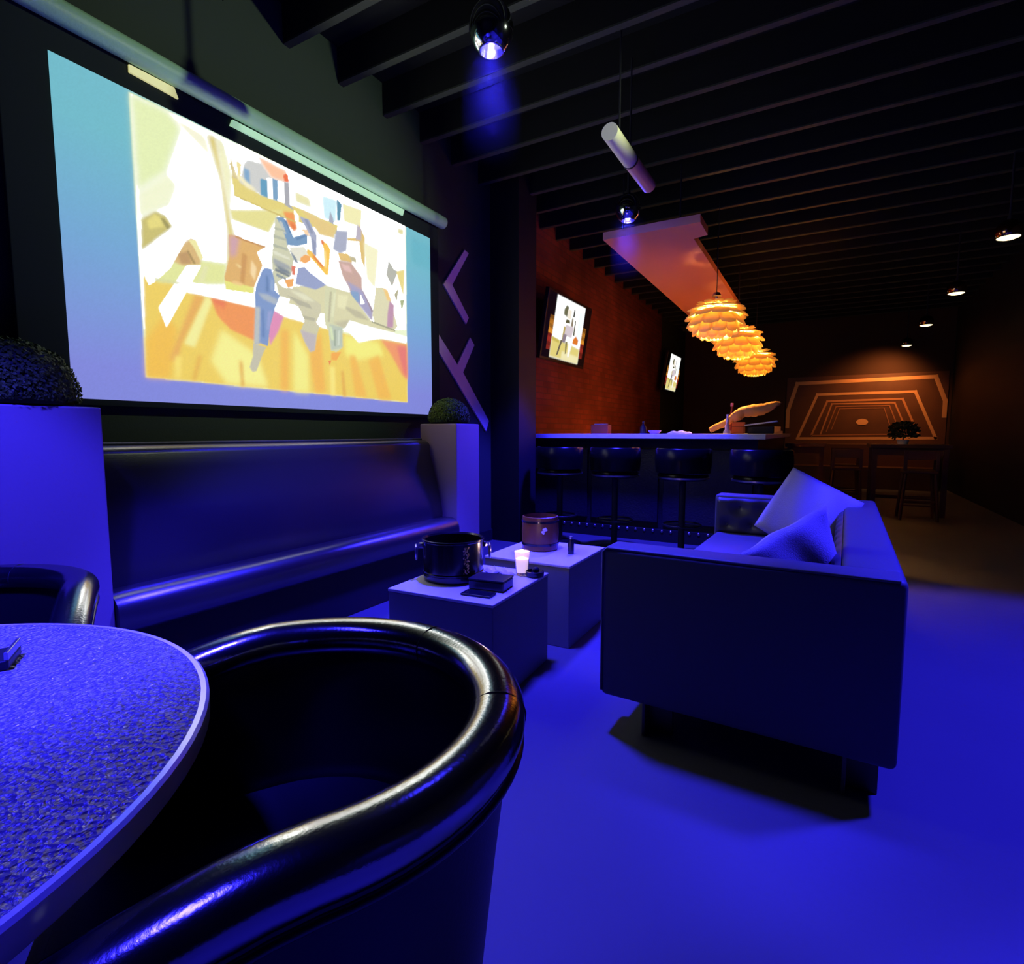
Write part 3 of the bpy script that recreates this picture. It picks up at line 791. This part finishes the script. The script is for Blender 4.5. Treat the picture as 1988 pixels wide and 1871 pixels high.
bm = B(); box(bm, -.055, .055, -.05, .05, 0, .115, .004); obj('case', bm, M['redbox'], o)
bm = B(); box(bm, -.057, .057, -.052, .052, .07, .076); obj('lid_line', bm, M['black'], o)
o = thing('twisted_bottle', 'pale lavender twisted glass bottle left of the red-brown box on the bar', 'bottle', on_bar(-.83, 5.70))
t = B(); lathe(t, [(0, 0), (.034, 0), (.036, .02), (.022, .045), (.03, .07), (.018, .1), (.026, .13), (.012, .16), (.012, .19), (0, .19)], 12)
for v in t.verts: v.co = Matrix.Rotation(v.co.z*14, 3, 'Z') @ Vector((v.co.x, v.co.y*.6, v.co.z))
obj('body', t, mat('lavender_glass', (.75, .6, .8), .15), o, 40)
o = thing('tall_bottle', 'tall slim red-tinted bottle behind the driftwood on the bar', 'bottle', on_bar(-.83, 5.98))
bm = B(); lathe(bm, [(0, 0), (.03, 0), (.032, .01), (.032, .17), (.012, .22), (.011, .3), (.013, .3), (.013, .31), (0, .31)], 20); obj('body', bm, mat('dark_red_glass', (.1, .012, .02), .15), o, 40)
bm = B(); lathe(bm, [(.014, .28), (.014, .312), (0, .314)], 16); obj('foil', bm, mat('pink_foil', (.6, .2, .25), .4), o, 40)
o = thing('pale_tray', 'pale narrow tray leaning under the driftwood at the right end of the bar', 'tray', on_bar(-.56, 5.8))
bm = B(); box(bm, -.09, .14, -.05, .05, 0, .07, .006, M=rot(ry=-.0)); obj('block', bm, M['black'], o)
bm = B(); box(bm, -.12, .17, -.06, .06, -.006, .006, .002, M=rot(ry=-.13, loc=(0, 0, .098))); obj('tray', bm, M['paper'], o)
# bent driftwood-like carving
t = B(); pts = [(-.29, 0, .03, .028), (-.24, 0, .062, .032), (-.14, 0, .105, .034), (-.07, 0, .163, .04), (-.03, 0, .185, .052), (.02, 0, .215, .052), (.1, 0, .222, .06), (.19, 0, .235, .056), (.26, 0, .262, .042), (.3, 0, .28, .03), (.335, 0, .288, .016), (.35, 0, .29, .006)]
fine = []
for a, b in zip(pts, pts[1:]):
    for k in range(4): fine.append([a[i]+(b[i]-a[i])*k/4 for i in range(4)])
fine.append(list(pts[-1]))
tube(t, [p[:3] for p in fine], [p[3]*(1+.06*math.sin(i*2.1)) for i, p in enumerate(fine)], 14)
tube(t, [(-.04, 0, .2), (-.035, 0, .15), (-.025, 0, .126)], [.05, .05, .046], 12)
R = random.Random(2)
for v in t.verts: v.co += Vector((R.uniform(-1, 1), R.uniform(-1, 1), R.uniform(-1, 1)))*.003
o = obj('driftwood_carving', t, M['orange'], None, 60); o.location = (-.72, 5.82, ZB+.003)
tag(o, 'long bent orange driftwood carving raised on a red-brown box on the bar', 'carving')
o = thing('paper_box', 'small orange carton on the side counter past the white bar end', 'box', (-.46, 6.5, ZB), .2)
bm = B(); box(bm, -.06, .05, -.04, .04, .03, .075, .004); box(bm, -.02, .07, -.045, .035, 0, .03, .003); obj('carton', bm, M['orange'], o)

# ------------------------------------------------------------------ televisions
def tvbase(u, v):
    c = np.zeros(u.shape+(3,))
    k = np.clip(1-np.abs(v-.34)/.3, 0, 1)[..., None]
    s = (v > .12) & (v < .66) & (u > .07) & (u < .93)
    c += np.where(s[..., None], np.where(v[..., None] > .38, np.array(lin((232, 149, 46))), np.array(lin((156, 44, 30))))*np.where(np.sin(v*46+u*9) > -.2, 1, .55)[..., None]*(.35+.65*k), 0)
    return c
TV = [
 ('W', 1, [160, 20, 840, 20, 840, 990, 160, 990]),
 ((233, 243, 248), 2, [175, 420, 330, 420, 330, 960, 175, 960]),
 ((230, 238, 250), 2, [700, 380, 830, 380, 830, 900, 700, 900]),
 ((226, 210, 124), 2, [165, 25, 835, 25, 835, 270, 600, 300, 165, 330]),
 ((241, 233, 180), 3, [420, 25, 835, 25, 835, 140, 420, 160]),
 ((205, 187, 88), 1, [165, 290, 330, 270, 330, 320, 165, 345]),
 ((185, 162, 74), 1, [380, 330, 450, 330, 450, 560, 390, 560]),
 ((224, 122, 40), 1, [640, 330, 770, 330, 770, 420, 700, 470, 640, 400]),
 ((106, 106, 78), 1, [350, 740, 430, 720, 440, 880, 390, 900, 345, 820]),
 ((244, 234, 216), 1, [430, 700, 520, 700, 520, 850, 430, 850]),
 ((60, 60, 52), 0, [565, 760, 600, 760, 600, 880, 570, 880]),
 ((90, 86, 56), 0, [410, 620, 520, 640, 500, 690, 420, 680]),
 ((139, 127, 106), 1, [540, 600, 600, 600, 580, 740, 550, 740]),
 ((214, 201, 208), 1, [420, 420, 600, 420, 620, 600, 430, 600]),
 ((141, 127, 140), 1, [390, 300, 460, 300, 480, 440, 400, 440]),
 ((108, 99, 80), 0, [360, 330, 400, 330, 340, 90, 300, 60]),
 ((139, 131, 84), 0, [470, 330, 520, 330, 520, 150, 500, 120]),
 ((242, 238, 230), 1, [540, 330, 640, 330, 600, 90, 560, 90]),
 ((85, 82, 62), 0, [625, 470, 660, 470, 650, 720, 630, 720]),
]
tvimg = raster(150, 110, TV, 1.5, tvbase); tvm = emat('television_picture', 1.0, .02)
tilt = math.radians(9)
def television(label, y):
    o = thing('television', label, 'television', (-2.905, y, 2.02), 0, 'televisions tilted on the left wall')
    Tm = Matrix.Rotation(tilt, 4, 'Y')
    bm = B(); box(bm, -.05, 0, -.66, .66, 0, .8, .006, M=Tm); obj('housing', bm, M['tvframe'], o)
    def fn(u, v):
        a, b = .0025, .03+v*.74
        return (a*math.cos(tilt)+b*math.sin(tilt), -.63+u*1.26, -a*math.sin(tilt)+b*math.cos(tilt))
    picture('display', tvimg, fn, tvm, o)
    bm = B(); box(bm, WX+2.907, -.03, -.12, .12, .3, .5, .004); obj('wall_bracket', bm, M['black'], o)
    return o
television('wide television tilted out from the brick wall, nearest the camera, showing two standing people', 6.37)
television('small bright television at the far end of the brick wall, past the first one', 11.85)

# ------------------------------------------------------------------ ceiling things
o = thing('ceiling_soffit', 'long pale drop panel hanging under the joists above the bar', 'ceiling panel', (-1.5, 5.13, 3.0))
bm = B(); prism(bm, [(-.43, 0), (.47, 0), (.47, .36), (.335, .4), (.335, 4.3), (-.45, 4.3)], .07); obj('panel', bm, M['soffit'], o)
for x, y in ((-.3, .2), (.25, .2), (-.3, 2.2), (.25, 2.2), (-.3, 4.1), (.25, 4.1)):
    bm = B(); tube(bm, [(x, y, .07), (x, y, .62)], .008, 8); obj('hanger', bm, M['black'], o, 60)
o = thing('ceiling_tube', 'white cylindrical tube hung under the ceiling between the two blue globe lamps', 'ceiling tube', (-1.21, 3.3, 2.97))
bm = B(); tube(bm, [(0, 0, 0), (0, .4, 0)], .052, 24); obj('tube', bm, M['tubep'], o, 50)
bm = B(); tube(bm, [(0, .405, 0), (.004, .84, 0)], .05, 24); obj('tube', bm, mat('pink_lit_tube', (.7, .4, .28), .4), o, 50)  # far half of the white tube, tinted pink for the warm light there
bm = B(); lathe(bm, [(.0525, -.006), (.056, -.006), (.056, .006), (.0525, .006), (.0525, -.006)], 24, Matrix.Translation((0, .4, 0)) @ Matrix.Rotation(PI/2, 4, 'X')); tube(bm, [(.0, .4, .05), (0, .4, .64)], .006, 8); obj('strap', bm, M['black'], o, 50)
bm = B(); tube(bm, [(0.02, .12, .045), (.02, .12, .64)], .006, 8); obj('hanger', bm, M['black'], o, 50)

def globe(name, label, group, loc, shell, lens, bulb, egg=1.2, tx=0., Rr=.106, cut=33, flush=False):
    o = thing(name, label, 'lamp', loc, 0, group)
    ca = math.radians(cut); Tm = Matrix.Rotation(tx, 4, 'X')
    prof = [(Rr*math.sin(a), -Rr*math.cos(a)*(egg if math.cos(a) < 0 else 1.08)) for a in [ca+(PI-ca)*k/26 for k in range(27)]]
    bm = B(); lathe(bm, prof, 44, Tm); obj('shell', bm, shell, o, 180)
    z0 = prof[0][1]; r0 = prof[0][0]
    bm = B(); lathe(bm, [(r0+.002, z0+.004), (r0+.003, z0-.003), (r0-.004, z0-.004), (r0-.006, z0+.006), (r0*.72, z0+.045)], 36, Tm); obj('reflector', bm, mat('polished_reflector', (.8, .8, .85), .15, metal=1), o, 60)
    if flush:
        bm = B(); lathe(bm, [(r0-.006, z0-.004), (r0*.6, z0-.016), (0, z0-.022)], 30, Tm); obj('lens', bm, lens, o, 180)
    else:
        bm = B(); lathe(bm, [(r0*.74, z0+.043), (0, z0+.044)], 30, Tm); obj('lens', bm, lens, o)
    if not flush: bm = B(); lathe(bm, [(0, z0+.008), (.014, z0+.014), (.016, z0+.028), (.01, z0+.042), (0, z0+.043)], 18, Tm); obj('bulb', bm, bulb, o, 180)
    bm = B(); tube(bm, [(0, 0, Rr*egg-.004), (0, 0, 3.84-loc[2])], .009, 10); lathe(bm, [(0, Rr*egg-.01), (.022, Rr*egg-.012), (.016, Rr*egg+.03), (0, Rr*egg+.03)], 18); obj('stem', bm, M['black'], o, 60)
    return o
ZL = 3.07
g1 = globe('globe_lamp', 'shiny egg-shaped globe spotlight with blue lens, largest at the top of the photo', 'blue globe spotlights', (-1.466, 2.358, ZL), M['chrome'], M['bluelens'], M['bluebulb'])
g2 = dup(g1, (-1.55, 4.71, ZL), 0, 'smaller blue globe spotlight hanging below the white ceiling tube')
g3 = globe('globe_lamp', 'warm bronze globe downlight nearest the right frame edge, largest of its row', 'warm globe downlights along the right side', (1.34, 6.51, 2.93), M['gold'], M['warmlens'], M['warmlens'], 1.0, 0, .1, 62, True)
for y, l in ((8.74, 'warm bronze globe downlight second from the right frame edge'), (11.04, 'warm bronze globe downlight third from the right frame edge'), (13.4, 'small warm bronze globe downlight nearest the tunnel mural')):
    dup(g3, (1.345, y, 2.93), 0, l)

# pendants: rings of overlapping leaves
def petal_mesh(th, dth, r0, r1, w, sq):
    t = B(); g = []
    for i in range(5):
        k = i/4; a = th+dth*k; r = r0+(r1-r0)*k**1.2
        ww = w*(1, 1.03, 1.06, 1.04, .8)[i]
        row = []
        for j in range(5):
            s = (j-2)/2
            ext = .018*(1-abs(s)) if i == 4 else 0
            rr = r-.012*s*s
            p = Vector((rr*math.sin(a+ext*2), 0, rr*math.cos(a+ext*2)*sq)); q = s*ww/2
            row.append(t.verts.new((p.x-q*q/(2*max(.12, p.x)), q, p.z)))
        g.append(row)
    for i in range(4):
        for j in range(4): t.faces.new((g[i][j], g[i][j+1], g[i+1][j+1], g[i+1][j]))
    return t
def pendant(label, loc):
    o = thing('pendant_lamp', label, 'lamp', loc, 0, 'layered leaf pendants above the bar')
    rows = [(10, 34, .13, .285), (34, 34, .17, .315), (56, 31, .195, .322), (78, 29, .21, .318), (99, 28, .21, .305), (120, 26, .2, .288), (141, 24, .185, .265)]
    for ri, (th, dth, r0, r1) in enumerate(rows):
        nn = 10
        mid = math.radians(th+dth*.8); w = 2*PI*r1*math.sin(mid)/nn*.92
        proto = None
        for k in range(nn):
            if proto is None:
                proto = obj('petal', petal_mesh(math.radians(th), math.radians(dth), r0, r1, w, .86), M['petal'], o, 180)
                sm = proto.modifiers.new('thick', 'SOLIDIFY'); sm.thickness = .004
                c = proto
            else:
                c = proto.copy(); COL.objects.link(c); c.parent = o
            c.rotation_euler = (0, 0, 2*PI*(k+.5*(ri % 2))/nn)
    bm = B(); lathe(bm, [(0, -.05), (.045, -.02), (.05, .02), (.03, .06), (0, .07)], 20); obj('bulb', bm, M['bulb'], o, 180)
    bm = B(); tube(bm, [(0, 0, .07), (0, 0, .26)], .012, 10); lathe(bm, [(0, .23), (.05, .235), (.03, .27), (0, .28)], 20); obj('fitting', bm, M['steel'], o, 50)
    bm = B(); tube(bm, [(0, 0, .27), (0, 0, 3.84-loc[2])], .004, 8); obj('cord', bm, M['black'], o, 60)
    return o
PN = [(-1.048, 6.17, 2.352), (-1.003, 7.49, 2.30), (-.966, 9.18, 2.238)]
p0 = pendant('amber leaf pendant, nearest and largest of the three over the bar', PN[0])
dup(p0, PN[1], .3, 'amber leaf pendant, middle of the three over the bar')
dup(p0, PN[2], .7, 'amber leaf pendant, farthest and lowest of the three over the bar')

# ------------------------------------------------------------------ far end: mural, tables, bench
mu = thing('wall_mural', 'brown mural of nested glowing trapezoid frames on the far wall', 'mural', (.7, 13.995, .8))
XZ = Matrix(((1, 0, 0, 0), (0, 0, -1, 0), (0, 1, 0, 0), (0, 0, 0, 1)))
def mx_(p): return (p[0]-.7, p[1]-.8)
bm = B(); prism(bm, [mx_(p) for p in ((-.78, .8), (2.14, .8), (2.14, 2.4), (-.78, 2.4))], .008, XZ); obj('panel', bm, mat('brown_mural_print', (.13, .05, .02), .6, var=.35, vscale=3), mu)
def frame(pts, w, c, k):
    bm = B()
    for i, (a, b) in enumerate(zip(pts, pts[1:])):
        a, b = Vector(a), Vector(b); d = (b-a).normalized(); n = Vector((-d.y, d.x))*w/2; e = d*w/2
        prism(bm, [mx_(q) for q in (a-e-n, b+e-n, b+e+n, a-e+n)], .011+.0005*k+.0011*(i % 3), XZ)
    obj('frame_line', bm, c, mu)
lc = [mat('mural_line_%s' % n, c, .6) for n, c in (('bright', (.8, .42, .17)), ('mid', (.62, .27, .1)), ('dim', (.45, .18, .07)))]
frame([(-.74, 1.3), (-.74, 1.66), (-.576, 2.262), (1.923, 2.294), (2.1, 1.8), (2.1, 1.5)], .075, lc[0], 1)
frame([(1.984, 1.045), (-.524, 1.027), (-.168, 2.003), (1.599, 2.005), (1.984, 1.05)], .055, lc[0], 2)
frame([(-.25, 1.098), (.028, 1.849), (1.389, 1.864), (1.689, 1.134)], .04, lc[1], 3); frame([(-.25, 1.098), (1.689, 1.134)], .025, lc[2], 3)
frame([(-.069, 1.133), (.119, 1.79), (1.26, 1.782), (1.456, 1.3)], .03, lc[1], 4)
frame([(.04, 1.19), (.2, 1.73), (1.17, 1.73), (1.33, 1.3)], .022, lc[2], 5)
frame([(.14, 1.24), (.27, 1.68), (1.08, 1.68), (1.2, 1.3)], .016, lc[2], 6)
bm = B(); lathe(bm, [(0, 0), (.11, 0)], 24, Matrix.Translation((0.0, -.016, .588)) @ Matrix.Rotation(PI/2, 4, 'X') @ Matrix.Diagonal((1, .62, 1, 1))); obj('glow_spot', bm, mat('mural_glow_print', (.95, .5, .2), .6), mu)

def high_table(label, loc, a, b):
    o = thing('high_table', label, 'table', loc, 0, 'dark high tables at the far end')
    bm = B(); box(bm, -a, a, -b, b, .94, .99, .004); obj('tabletop', bm, M['wood'], o)
    for sx in (-1, 1):
        for sy in (-1, 1):
            bm = B(); box(bm, sx*(a-.06)-.03, sx*(a-.06)+.03, sy*(b-.06)-.03, sy*(b-.06)+.03, 0, .94); obj('leg', bm, M['wood'], o)
    bm = B(); box(bm, -a+.06, a-.06, -.02, .02, .2, .25); obj('stretcher', bm, M['wood'], o)
    for q in (-b+.05, b-.09): bm = B(); box(bm, -a+.06, a-.06, q, q+.04, .84, .94); obj('apron', bm, M['wood'], o)
    return o
h1 = high_table('dark high table at the far right end, with a bushy plant on it', (1.04, 9.6, 0), .46, .4)
high_table('dark high table at the far end, nearest the side of the bar', (-.24, 9.9, 0), .28, .4)
def far_stool(label, loc, rz):
    o = thing('wooden_stool', label, 'stool', loc, rz, 'dark wooden high stools at the far tables')
    bm = B(); box(bm, -.19, .19, -.19, .19, .62, .66, .012); obj('seat', bm, M['wood'], o)
    for sx in (-1, 1):
        for sy in (-1, 1):
            bm = B(); tube(bm, [(sx*.16, sy*.16, .62), (sx*.2, sy*.2, 0)], .018, 8); obj('leg', bm, M['wood'], o, 60)
    bm = B()
    for z in (.2, .26): tube(bm, [(-.19, -.185, z), (.19, -.185, z)], .011, 8); tube(bm, [(-.19, .185, z), (.19, .185, z)], .011, 8)
    obj('rung', bm, M['wood'], o, 60)
    bm = B(); box(bm, -.19, -.15, .15, .19, .66, .92, .004); box(bm, .15, .19, .15, .19, .66, .92, .004); box(bm, -.19, .19, .155, .185, .8, .92, .006); obj('backrest', bm, M['wood'], o)
    return o
w0 = far_stool('dark wooden high stool between the two far tables, in front of the deeper stool', (.3, 9.25, 0), PI)
dup(w0, (.3, 10.1, 0), PI, 'dark wooden high stool standing deepest between the two far tables')
dup(w0, (1.12, 8.95, 0), PI, 'dark wooden high stool in front of the far right table')
bs = thing('wall_bench', 'long dark wall bench under the tunnel mural', 'bench', (.6, 13.6, 0))
bm = B(); box(bm, -1.2, 1.4, -.25, .22, 0, .45, .01); obj('seat', bm, M['wood'], bs)
bm = B(); box(bm, -1.2, 1.4, .22, .36, 0, .92, .015); obj('backrest', bm, M['wood'], bs)
pl = thing('potted_plant', 'dark bushy plant in a pale pot on the far right high table', 'plant', (.985, 9.55, .9905))
bm = B(); lathe(bm, [(0, 0), (.06, 0), (.075, .06), (.07, .06), (.055, .01), (0, .01)], 20); obj('pot', bm, M['paper'], pl, 40)
t = B(); R = random.Random(9)
for _ in range(420):
    a = R.random()*6.28; c = R.uniform(-.6, 1); s = math.sqrt(1-c*c); p = Vector((s*math.cos(a)*.16, s*math.sin(a)*.16, .17+c*.13))*1
    d = Vector((R.uniform(-1, 1), R.uniform(-1, 1), R.uniform(-.3, 1))).normalized()*.06; w = d.orthogonal().normalized()*.018
    t.faces.new([t.verts.new(q) for q in (p, p+d*.5+w, p+d, p+d*.5-w)])
tube(t, [(0, 0, .01), (0, 0, .15)], .01, 6)
obj('foliage', t, M['bush'], pl)

# ------------------------------------------------------------------ light
def spot(name, loc, tgt, W, col, deg, blend, rad=.04):
    d = bpy.data.lights.new(name, 'SPOT'); d.energy = W; d.color = col; d.spot_size = math.radians(deg); d.spot_blend = blend; d.shadow_soft_size = rad
    o = bpy.data.objects.new(name, d); COL.objects.link(o); o.location = loc
    o.rotation_euler = (Vector(tgt)-Vector(loc)).to_track_quat('-Z', 'Y').to_euler(); return o
def point(name, loc, W, col, rad):
    d = bpy.data.lights.new(name, 'POINT'); d.energy = W; d.color = col; d.shadow_soft_size = rad
    o = bpy.data.objects.new(name, d); COL.objects.link(o); o.location = loc; return o
BLUE = (.026, .019, 1.)
zl = ZL-.13
for x, y, w, a, t in ((-1.45, .0, 1500, 58, (-2.1, .35, 0)), (-1.45, -.6, 550, 52, (-1.2, -.4, .75)), (-1.466, 2.358, 1400, 72, (-1.6, 2.25, 0)), (-1.55, 4.71, 1600, 80, (-1.78, 4.4, 0)), (1.345, .2, 1450, 64, (1.4, .15, 0)), (1.345, 2.9, 1400, 76, (1.2, 2.9, 0))):
    spot('blue_spot', (x, y, zl), t, w, BLUE, a, .3, .3 if y < -.5 else .12)
for x, y in ((-1.466, 2.358), (-1.55, 4.71)): point('lens_glow', (x, y, ZL-.125), 7, BLUE, .03)
hz = bpy.data.materials.new('thin_haze'); hz.use_nodes = True; nt = hz.node_tree; nt.nodes.clear()
ho = nt.nodes.new('ShaderNodeOutputMaterial'); hv = nt.nodes.new('ShaderNodeVolumeScatter'); hv.inputs['Density'].default_value = .02; hv.inputs['Color'].default_value = (.9, .9, 1, 1)
nt.links.new(hv.outputs[0], ho.inputs['Volume'])
hc = nt.nodes.new('ShaderNodeTexCoord'); hs = nt.nodes.new('ShaderNodeSeparateXYZ'); nt.links.new(hc.outputs['Object'], hs.inputs[0])
def hm(op, a, b=None, clamp=False):
    n = nt.nodes.new('ShaderNodeMath'); n.operation = op; n.use_clamp = clamp
    for i, q in enumerate((a, b)):
        if q is None: continue
        if isinstance(q, (int, float)): n.inputs[i].default_value = q
        else: nt.links.new(q, n.inputs[i])
    return n.outputs[0]
hr = hm('SQRT', hm('ADD', hm('MULTIPLY', hs.outputs['X'], hs.outputs['X']), hm('MULTIPLY', hs.outputs['Y'], hs.outputs['Y'])))
fr = hm('SUBTRACT', 1., hm('DIVIDE', hr, .15), True); fz = hm('ADD', 1., hm('DIVIDE', hs.outputs['Z'], .5), True)
nt.links.new(hm('MULTIPLY', hm('MULTIPLY', hm('POWER', fr, .8), hm('POWER', fz, 1.5)), .05), hv.inputs['Density'])
for x, y, l in ((-1.466, 2.358, 'faint blue glow in the haze under the largest globe spotlight'), (-1.55, 4.71, 'faint blue glow in the haze under the smaller globe spotlight')):
    bm = B(); lathe(bm, [(0, 0), (.15, 0), (.15, -.5), (0, -.5)], 24); o = obj('haze', bm, hz); o.location = (x, y, ZL-.1); tag(o, l, 'haze'); o['kind'] = 'stuff'
for y in (6.51, 8.74, 11.04, 13.4):
    spot('warm_spot', (1.345, y, 2.8), (1.345, y, 0), 3.5, (1, .4, .12), 60, .6, .04)
ad = bpy.data.lights.new('back_bar_strip', 'AREA'); ad.shape = 'RECTANGLE'; ad.size = 4.6; ad.size_y = .08; ad.energy = 46; ad.color = (1, .26, .06)
ao = bpy.data.objects.new('back_bar_strip', ad); COL.objects.link(ao); ao.location = (-1.3, 7.6, 1.0)
ao.rotation_euler = Vector((-1, 0, .75)).to_track_quat('-Z', 'X').to_euler()
spot('mural_spot', (1.2, 13.2, 2.75), (1.0, 14, 1.9), 85, (1, .36, .1), 120, .9, .1)
for p, w in zip(PN, (600, 600, 600)):
    point('pendant_glow', p, w, (1, .58, .17), .06); spot('pendant_down', (p[0], p[1], p[2]-.24), (p[0]+.3, p[1]-.3, 1.14), 130 if p is PN[0] else 26, (1, .45, .1), 66, .6, .06)
point('candle_glow', (-1.272, 2.32, .575), 1.1, (1, .6, .45), .015)
spot('projector_beam', (.6, 3.0, 3.3), (-3, 2.45, 2.65), 200, (.85, 1., .72), 58, .8, .03)

wd = bpy.data.worlds.new('World'); sc.world = wd; wd.use_nodes = True
wd.node_tree.nodes['Background'].inputs[0].default_value = (.5, .5, .9, 1)
wd.node_tree.nodes['Background'].inputs[1].default_value = .004

# ------------------------------------------------------------------ camera
cd = bpy.data.cameras.new('camera'); cam = bpy.data.objects.new('camera', cd); COL.objects.link(cam)
cd.sensor_fit = 'HORIZONTAL'; cd.sensor_width = 36; cd.lens = 36*1053/1988; cd.clip_start = .03; cd.clip_end = 60
cam.location = (0, 0, 1.15); cam.rotation_euler = (math.radians(90-5.155), 0, math.radians(29.82))
sc.camera = cam
sc.view_settings.view_transform = 'Standard'; sc.view_settings.look = 'None'; sc.view_settings.exposure = 0; sc.view_settings.gamma = 1
sc.view_settings.use_curve_mapping = False
sc.cycles.use_denoising = True
